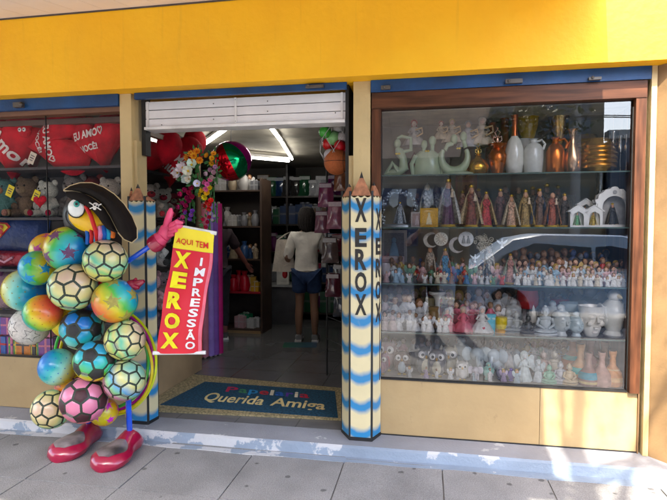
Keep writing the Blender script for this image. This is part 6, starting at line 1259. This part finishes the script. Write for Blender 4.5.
def person(label, loc, rz, skin, top, legs_c, hair, arms, sleeve=.5, legl='shorts', hairlen=.12, h=1.6, shoes=(.35, .35, .36), stance=.09, bag_=False):
    t = thing('person', label, 'person', loc, rz, h / 1.65)
    sk = mat('skin_%d' % int(skin[0] * 100), skin, .5, sc=12, var=.05)
    (le, lw), (re_, rw) = arms
    P = [(0, 0, .90, (.115, .10)), (0, .0, 1.04, (.10, .09)), (0, 0, 1.20, (.125, .10)), (0, 0, 1.335, (.10, .075)), (0, -.0, 1.40, .048), (0, -.01, 1.47, .046),
         (-.165, 0, 1.32, .05), (*le, .040), (*lw, .028), (.165, 0, 1.32, .05), (*re_, .040), (*rw, .028),
         (-.085, 0, .86, .09), (-stance, -.01, .47, .055), (-stance - .01, .015, .09, .036), (.085, 0, .86, .09), (stance, -.01, .47, .055), (stance + .01, .015, .09, .036), (-stance - .02, -.1, .04, .034), (stance + .02, -.1, .04, .034),
         (-stance - .01, .01, .33, .058), (stance + .01, .01, .33, .058)]
    E_ = [(0, 1), (1, 2), (2, 3), (3, 4), (4, 5), (3, 6), (6, 7), (7, 8), (3, 9), (9, 10), (10, 11), (0, 12), (12, 13), (13, 20), (20, 14), (0, 15), (15, 16), (16, 21), (21, 17), (14, 18), (17, 19)]
    b = skinned('body', P, E_, sk, t)
    hd_ = put('head', G().ell((0, -.005, 1.555), (.078, .095, .115), seg=24, rings=18).tube([(0, -.095, 1.57), (0, -.115, 1.54), (0, -.098, 1.53)], [.008, .015, .012], 8).ell((0, -.088, 1.50), (.026, .012, .008)).ell((-.078, .005, 1.55), (.012, .02, .03)).ell((.078, .005, 1.55), (.012, .02, .03)).mesh('head'), sk, t)
    put('eyes', G().ell((-.032, -.09, 1.568), (.013, .008, .008), seg=8, rings=6).ell((.032, -.09, 1.568), (.013, .008, .008), seg=8, rings=6).mesh('eyes'), C((.03, .02, .02), rough=.2), hd_)
    hg = G().ell((0, .018, 1.592), (.092, .10, .102), seg=22, rings=14).ell((0, .04, 1.54 - hairlen * .3), (.088, .075, .09 + hairlen * .5), seg=20, rings=12)
    for i in range(54):
        a = R(20 + 320 * i / 53 - 90) ; ca, sa = math.cos(a + R(0)), math.sin(a); rr_ = random.Random(i).uniform(.9, 1.08)
        if sa < -.55: continue
        hg.tube([(0, .02, 1.69), (ca * .07, .02 + sa * .075, 1.665), (ca * .096, .02 + sa * .105, 1.60), (ca * .098 * rr_, .025 + sa * .105 * rr_, 1.53 - hairlen * .3), (ca * .085 * rr_, .03 + sa * .095 * rr_, 1.49 - hairlen * rr_ * .6)], [.008, .013, .013, .011, .004], 5)
    put('hair', hg.mesh('hair'), mat('hair_%d' % int(hair[0] * 1000), hair, .7, sc=60, var=.4, bump=.8, bsc=140), t)
    def lerp(a, b_, f): return tuple(a[i] + (b_[i] - a[i]) * f for i in range(3))
    S1 = (-.165, 0, 1.32); S2 = (.165, 0, 1.32)
    sp_ = [(0, 0, 1.02, (.155, .125)), (0, 0, .90, (.165, .14)), (0, 0, 1.16, (.15, .122)), (0, 0, 1.30, (.15, .118)), (0, 0, 1.375, (.085, .078)), (*S1, .072), (*lerp(S1, le, .6), .07), (*(lerp(le, lw, max(0, sleeve - .5) * 2 * .9 + .02) if sleeve > .5 else lerp(S1, le, .95)), .060), (*S2, .072), (*lerp(S2, re_, .6), .07), (*(lerp(re_, rw, max(0, sleeve - .5) * 2 * .9 + .02) if sleeve > .5 else lerp(S2, re_, .95)), .060)]
    skinned('shirt', sp_, [(0, 1), (0, 2), (2, 3), (3, 4), (3, 5), (5, 6), (6, 7), (3, 8), (8, 9), (9, 10)], mat('shirt_%d' % int(top[0] * 1000), top, .85, sc=5, var=.1, bump=1.0, bsc=9), t)
    kz = .62 if legl == 'shorts' else .10
    fk = [(0, 0, .92, (.15, .13)), (-.088, 0, .84, .115), (.088, 0, .84, .115)] + ([(-.092, 0, .66, .105), (-.093, 0, .60, .105), (.092, 0, .66, .105), (.093, 0, .60, .105)] if legl == 'shorts' else [(-stance, -.01, .47, .078), (-stance - .01, .01, .14, .06), (stance, -.01, .47, .078), (stance + .01, .01, .14, .06)])
    skinned('shorts' if legl == 'shorts' else 'trousers', fk, [(0, 1), (0, 2), (1, 3), (3, 4), (2, 5), (5, 6)], mat('lower_%d' % int(legs_c[2] * 1000), legs_c, .85, sc=20, var=.15), t)
    for s in (-1, 1):
        f = put('shoe', G().tube([(s * (stance + .01), .05, .045), (s * (stance + .012), .0, .055), (s * (stance + .018), -.1, .042), (s * (stance + .022), -.17, .03)], [.038, .048, .045, .025], 12).mesh('shoe'), C(shoes, rough=.6), t)
        put('sole', G().bb(s * (stance + .016) - .042, s * (stance + .016) + .042, -.185, .085, 0, .02).mesh('sole', False), C((.7, .7, .7)), f)
    for s, w_, el in ((-1, lw, le), (1, rw, re_)):
        w_, el = Vector(w_), Vector(el); d = (w_ - el).normalized(); o = d.orthogonal().normalized(); o2 = d.cross(o); hg = G().tube([w_ - d * .02, w_ + d * .03, w_ + d * .085], [.026, .034, .028], 12, flat=.6)
        for i, (k_, ln) in enumerate([(-.024, .065), (-.008, .078), (.008, .072), (.023, .056)]):
            a_ = w_ + d * .08 + o * k_; hg.tube([a_, a_ + d * ln * .5 + o2 * .008, a_ + d * ln * .85 + o2 * .028], [.0095, .0088, .006], 7)
        a_ = w_ + d * .03 + o * .03; hg.tube([a_, a_ + d * .03 + o * .02, a_ + d * .06 + o * .024 + o2 * .01], [.012, .0105, .007], 7)
        put('hand', hg.mesh('hand'), sk, b)
    return t
pw = onz(307, 341, .0725)
wo = person('woman standing with her back turned inside the shop, cream top, dark blue shorts, grey sneakers', pw, R(180 + 8), (.30, .16, .10), (.80, .76, .68), (.02, .05, .14), (.02, .012, .01), (((-.24, -.04, 1.08), (-.16, -.26, 1.14)), ((.25, .02, 1.06), (.22, -.16, .93))), sleeve=.62, h=1.62)
tb = thing('tote_bag', 'cream cloth tote bag hanging from the arm of the woman', 'bag', (pw.x - .30, pw.y + .02, .93))
put('bag_body', G().patch(lambda u, v: ((u - .5) * (.30 - .12 * v), -.05 * math.sin(math.pi * u), v * .40), 10, 8).patch(lambda u, v: ((u - .5) * (.30 - .12 * v), .05 * math.sin(math.pi * u), v * .40), 10, 8).mesh('tb'), mat('cream_canvas', (.58, .52, .44), .9, sc=9, bump=.4, bsc=40), tb)
put('strap', G().tube([(-.08, 0, .39), (.02, 0, .46), (.10, 0, .5), (.08, 0, .38)], .008, 6).mesh('ts'), MATS['cream_canvas'], tb)
fm = onz(300, 345, .0725); t = tag(put('floor_mat', G().bb(-.20, .20, -.13, .13, 0, .004).mesh('fm', False), rainbow('mosaic_print', [(0, (.15, .02, .15)), (1, (.02, .08, .2)), (.4, (.03, .15, .08)), (.7, (.05, .05, .25))], (3, 2, 0), .5)), 'small dark rainbow printed floor mat near the feet of the woman', 'floor mat'); t.location = (fm.x, fm.y, .0726); t.rotation_euler = (0, 0, .2)
rp = W(290, 290, 2.9); solo('red_parcel', G().ell((0, 0, 0), (.035, .03, .055)).ell((.0, 0, .04), (.03, .025, .04)), C((.3, .01, .03)), 'small dark red parcel below the tote bag', 'parcel', (tb.location.x + .02, pw.y, .90))
person('person in dark clothes half hidden left of the doorway, one bare arm reaching down', (-2.60, 2.6, .0725), R(205), (.26, .09, .07), (.03, .015, .02), (.02, .02, .03), (.02, .012, .01), (((-.27, -.1, 1.12), (-.40, -.22, .92)), ((.24, -.06, 1.1), (.22, -.26, 1.05))), sleeve=.3, legl='trousers', h=1.66, shoes=(.1, .1, .1))
ph = person('photographer in dark clothes standing at the kerb holding up a phone', (0.0, -3.80, 0), R(180), (.30, .17, .11), (.03, .03, .035), (.03, .03, .035), (.02, .015, .012), (((-.27, -.12, 1.22), (-.09, -.30, 1.42)), ((.27, -.12, 1.22), (.09, -.30, 1.42))), sleeve=.5, legl='trousers', h=1.68, shoes=(.05, .05, .05))
solo('phone', G().bb(-.078, .078, -.004, .004, -.038, .038).ell((.05, .006, .015), (.01, .003, .01)), C((.02, .02, .02), rough=.2), 'black phone held sideways by the photographer', 'phone', (0, -3.44, 1.46), smooth=False)
# ================================================================ ACROSS THE STREET (seen mirrored in the glass)
def leafy(name, label, x, y, h, cr, seed, n=2600, tr=.12, lean=0, leafc=(.045, .085, .02), crown_z=None, group='street trees', leafs=None, ncl=22):
    r_ = random.Random(seed); t = thing(name, label, 'tree', (x, y, -.1), 0, 1, group); cz = crown_z or h * .68
    g = G().tube([(0, 0, 0), (lean * .3 + .04, .03, h * .25), (lean * .8 - .03, -.02, h * .45), (lean, 0, cz), (lean + .05, 0, cz + cr * .9)], [tr, tr * .9, tr * .85, tr * .75, tr * .45], 10)
    for i in range(7):
        a = i * .9 + r_.random(); g.tube([(lean, 0, cz - .6 + i * .12), (lean + math.cos(a) * cr * .45, math.sin(a) * cr * .45, cz + .3 + i * .1), (lean + math.cos(a) * cr * .8, math.sin(a) * cr * .8, cz + .8)], [tr * .4, tr * .25, .01], 6)
    put('trunk', g.mesh('trunk'), mat('bark', (.12, .09, .065), .9, sc=20, bump=.8, bsc=40), t)
    cl = [Vector((r_.gauss(0, .5), r_.gauss(0, .5), r_.gauss(0, .38))) for _ in range(ncl)]; lf = G()
    for i in range(n):
        c = r_.choice(cl); d = Vector((r_.gauss(0, 1), r_.gauss(0, 1), r_.gauss(0, 1))).normalized() * r_.random() ** .4 * .34; p = (c + d) * cr; p += Vector((lean, 0, cz + cr * .45))
        a = Vector((r_.gauss(0, 1), r_.gauss(0, 1), r_.gauss(0, .6))).normalized(); b = a.orthogonal().normalized(); s_ = leafs * r_.uniform(.8, 1.3) if leafs else r_.uniform(.05, .1) * max(1, cr / 2)
        lf.add([p - a * s_, p + b * s_ * .5, p + a * s_, p - b * s_ * .5], [(0, 1, 2, 3)])
    put('crown', lf.mesh('crown', False, False), mat('leaves_%d' % int(leafc[1] * 1000), leafc, .6, sc=2, var=.4), t)
leafy('street_tree', 'slim leaning tree added out of frame at the kerb to filter the sun', .44, -3.95, 7.6, 1.25, 5, 3000, .085, .2, crown_z=4.1, leafs=.017, ncl=70)  # added out of view: leaves weaken the sun patch, trunk casts its shadow stripe
leafy('street_tree', 'dark leafy tree across the street, left of the awning building', -1.6, -12.6, 7, 2.4, 6, 2600, .14)
leafy('street_tree', 'dark leafy tree across the street beside the shops', 2.6, -12.8, 6, 1.9, 7, 2200, .12)
def building(label, x0, x1, y0, y1, h, col, floors, seed, awn=None):
    t = thing('building', label, 'building', ((x0 + x1) / 2, y0, 0)); L_ = t.location; w = x1 - x0; r_ = random.Random(seed); fh = h / floors
    g = G(); nwin = max(2, int(w / 2.4)); ww = w / nwin
    # wall with real openings: piers and spandrels
    for f in range(floors):
        z0 = f * fh
        g.bb(-w / 2, w / 2, 0, .25, z0, z0 + fh * .3 if f else z0 + .12); g.bb(-w / 2, w / 2, 0, .25, z0 + fh * .82, z0 + fh)
        for i in range(nwin + 1):
            xx = -w / 2 + i * ww; g.bb(max(-w / 2, xx - ww * .18), min(w / 2, xx + ww * .18), .001, .25, z0 + (fh * .3 if f else .12), z0 + fh * .82)
            if i < nwin:
                z1 = z0 + (fh * .3 if f else .12); wn_ = put('window', G().bb(xx + ww * .18, xx + ww * .82, -.16, -.12, z1, z0 + fh * .82).mesh('w', False), C((.05, .07, .09), rough=.1), t); wn_.location = (0, 0, 0)
                put('window_frame', G().bb(xx + ww * .49, xx + ww * .51, -.119, -.08, z1, z0 + fh * .82).bb(xx + ww * .18, xx + ww * .82, -.118, -.09, z0 + fh * .55, z0 + fh * .57).mesh('w', False), C((.5, .5, .48)), wn_)
    wl = put('wall', g.mesh('wall', False), mat('facade_%d' % seed, col, .85, sc=.8, var=.12), t)
    for ch in t.children: ch.scale = (1, -1, 1)
    put('parapet', G().bb(-w / 2 - .1, w / 2 + .1, -.4, .1, h, h + .3).mesh('p', False), C((.5, .48, .45)), t); put('rear_block', G().bb(-w / 2, w / 2, -8, -.3, 0, h - .02).mesh('rb', False), MATS['facade_%d' % seed], t)
    if awn:
        a = G(); n = int(w / .3)
        for i in range(n):
            xa = -w / 2 + i * w / n; xb = xa + w / n; a.add([(xa, 0, 3.0), (xb, 0, 3.0), (xb, 1.6, 2.5), (xa, 1.6, 2.5), (xa, 1.6, 2.3), ((xa + xb) / 2, 1.6, 2.2), (xb, 1.6, 2.3)], [(0, 1, 2, 3), (3, 2, 6, 5, 4)], i % 2)
        put('awning', a.mesh('aw', False), [C(awn), C((.75, .74, .7))], t)
    return t
building('brown two storey shop with scalloped striped awning across the street', -7, .8, -16, -24, 7.6, (.30, .25, .19), 2, 1, (.04, .06, .12))
building('dark olive two storey house across the street right of the awning shop', .85, 6.15, -16.3, -24, 7.2, (.22, .19, .13), 2, 2)
building('blue grey warehouse across the street far right', 6.3, 18, -16, -24, 4.6, (.17, .20, .24), 1, 3)
building('tall grey block across the street far left', -20, -7.2, -16, -24, 10.0, (.20, .19, .18), 3, 4)
leafy('street_tree', 'bushy tree across the street in front of the bright sky', 7.4, -13, 4.2, 1.3, 8, 1500, .1)
# parked car at the kerb, side on, seen mirrored
def car(label, x, y, col, rz=0):
    t = thing('parked_car', label, 'car', (x, y, -.12), rz, 1, 'parked cars')
    side = [(-2.05, .32), (-2.1, .62), (-2.0, .86), (-1.25, .96), (-.72, 1.40), (-.4, 1.48), (.75, 1.5), (1.2, 1.42), (1.78, 1.0), (2.02, .93), (2.1, .6), (2.05, .32)]
    g = G(); n = len(side); vs = []
    for yy, sc_ in ((-.86, 0), (-.80, 1), (.80, 1), (.86, 0)):
        for x_, z_ in side: vs.append((x_, (math.copysign(.62, yy) if z_ > 1.2 else yy) if sc_ else (math.copysign(.66, yy) if z_ > 1.2 else yy), z_ if sc_ else min(z_, z_ - .02)))
    fs = [tuple(range(n)), tuple(range(3 * n, 4 * n))[::-1]] + [(k_ * n + i, k_ * n + (i + 1) % n, (k_ + 1) * n + (i + 1) % n, (k_ + 1) * n + i) for k_ in range(3) for i in range(n)]
    put('body', g.add(vs, fs).mesh('car'), C(col, rough=.35, coat=.2, var=.0), t)
    for s in (-1, 1):
        o = [(-1.08, .98), (-.66, 1.36), (.0, 1.41), (.0, .98)]; o2 = [(.06, .98), (.06, 1.41), (1.1, 1.36), (1.55, 1.0)]
        for q in (o, o2): put('side_window', G().add([(a, s * (.875 if b < 1.1 else .675), b) for a, b in q] + [(a, s * (.86 if b < 1.1 else .66), b) for a, b in q], [(0, 1, 2, 3), (0, 4, 5, 1), (1, 5, 6, 2), (2, 6, 7, 3), (3, 7, 4, 0)]).mesh('sw', False), C((.02, .03, .04), rough=.05), t)
        for xw in (-1.3, 1.3):
            w_ = put('wheel', G().lathe([(.1, -.1), (.31, -.1), (.33, -.06), (.33, .06), (.31, .1), (.1, .1)], 28, rot=RX(R(90)), c=(xw, s * .8, .33)).mesh('wh'), C((.02, .02, .02), rough=.8), t); put('rim', G().lathe([(.02, .1), (.2, .105), (.21, .09)], 20, rot=RX(R(90)), c=(xw, s * .8 - (.0 if s < 0 else 0), .33)).lathe([(.21, -.09), (.2, -.105), (.02, -.1)], 20, rot=RX(R(90)), c=(xw, s * .8, .33)).mesh('rim'), C((.5, .5, .52), metal=.8, rough=.3), w_)
        put('tail_light', G().box((2.06, s * .68, .78), (.08, .24, .16)).mesh('tl', False), C((.4, .01, .01), rough=.2), t); put('headlight', G().box((-2.06, s * .66, .68), (.08, .28, .14)).mesh('hl', False), C((.7, .7, .7), rough=.1), t)
        put('door_handle', G().box((.3, s * .865, .86), (.14, .02, .02)).mesh('dh', False), C((.1, .1, .1)), t)
    put('windscreen', G().add([(-1.22, -.7, .98), (-1.22, .7, .98), (-.74, .58, 1.39), (-.74, -.58, 1.39)], [(0, 1, 2, 3)]).mesh('ws', False), C((.03, .04, .05), rough=.05), t)
    return t
car('pale blue hatchback parked along the near kerb', 2.55, -5.75, (.33, .43, .56), math.pi)
car('dark car parked across the street', -3.2, -10.9, (.03, .03, .04), 0)
car('silver car parked across the street further right', 6.5, -11.0, (.4, .4, .42), math.pi)
# wires and poles of the street
pl_ = thing('utility_pole', 'concrete utility pole with cross arms across the street', 'utility pole', (4.2, -12.4, 0)); put('pole', G().lathe([(.16, 0), (.11, 6.4)], 14).mesh('pole'), C((.35, .34, .32)), pl_); put('cross_arm', G().bb(-.9, .9, -.05, .05, 5.5, 5.6).bb(-.7, .7, -.05, .05, 4.7, 4.78).mesh('ca', False), C((.2, .18, .15)), pl_)
for i, (dx, z_) in enumerate([(-.8, 5.62), (0, 5.5), (.8, 5.35), (-.6, 4.8), (.6, 4.62)]):
    solo('power_line', G().tube([(4.2 - 30 + k_ * 3, -12.4 + dx * .5 , z_ - .5 * math.sin(math.pi * ((k_ * 3) % 30) / 30)) for k_ in range(21)], .018, 4), C((.03, .03, .03)), 'black overhead wire, %s of the five on the pole' % ['first', 'second', 'third', 'fourth lower', 'fifth lowest'][i], 'power line', group='overhead wires')
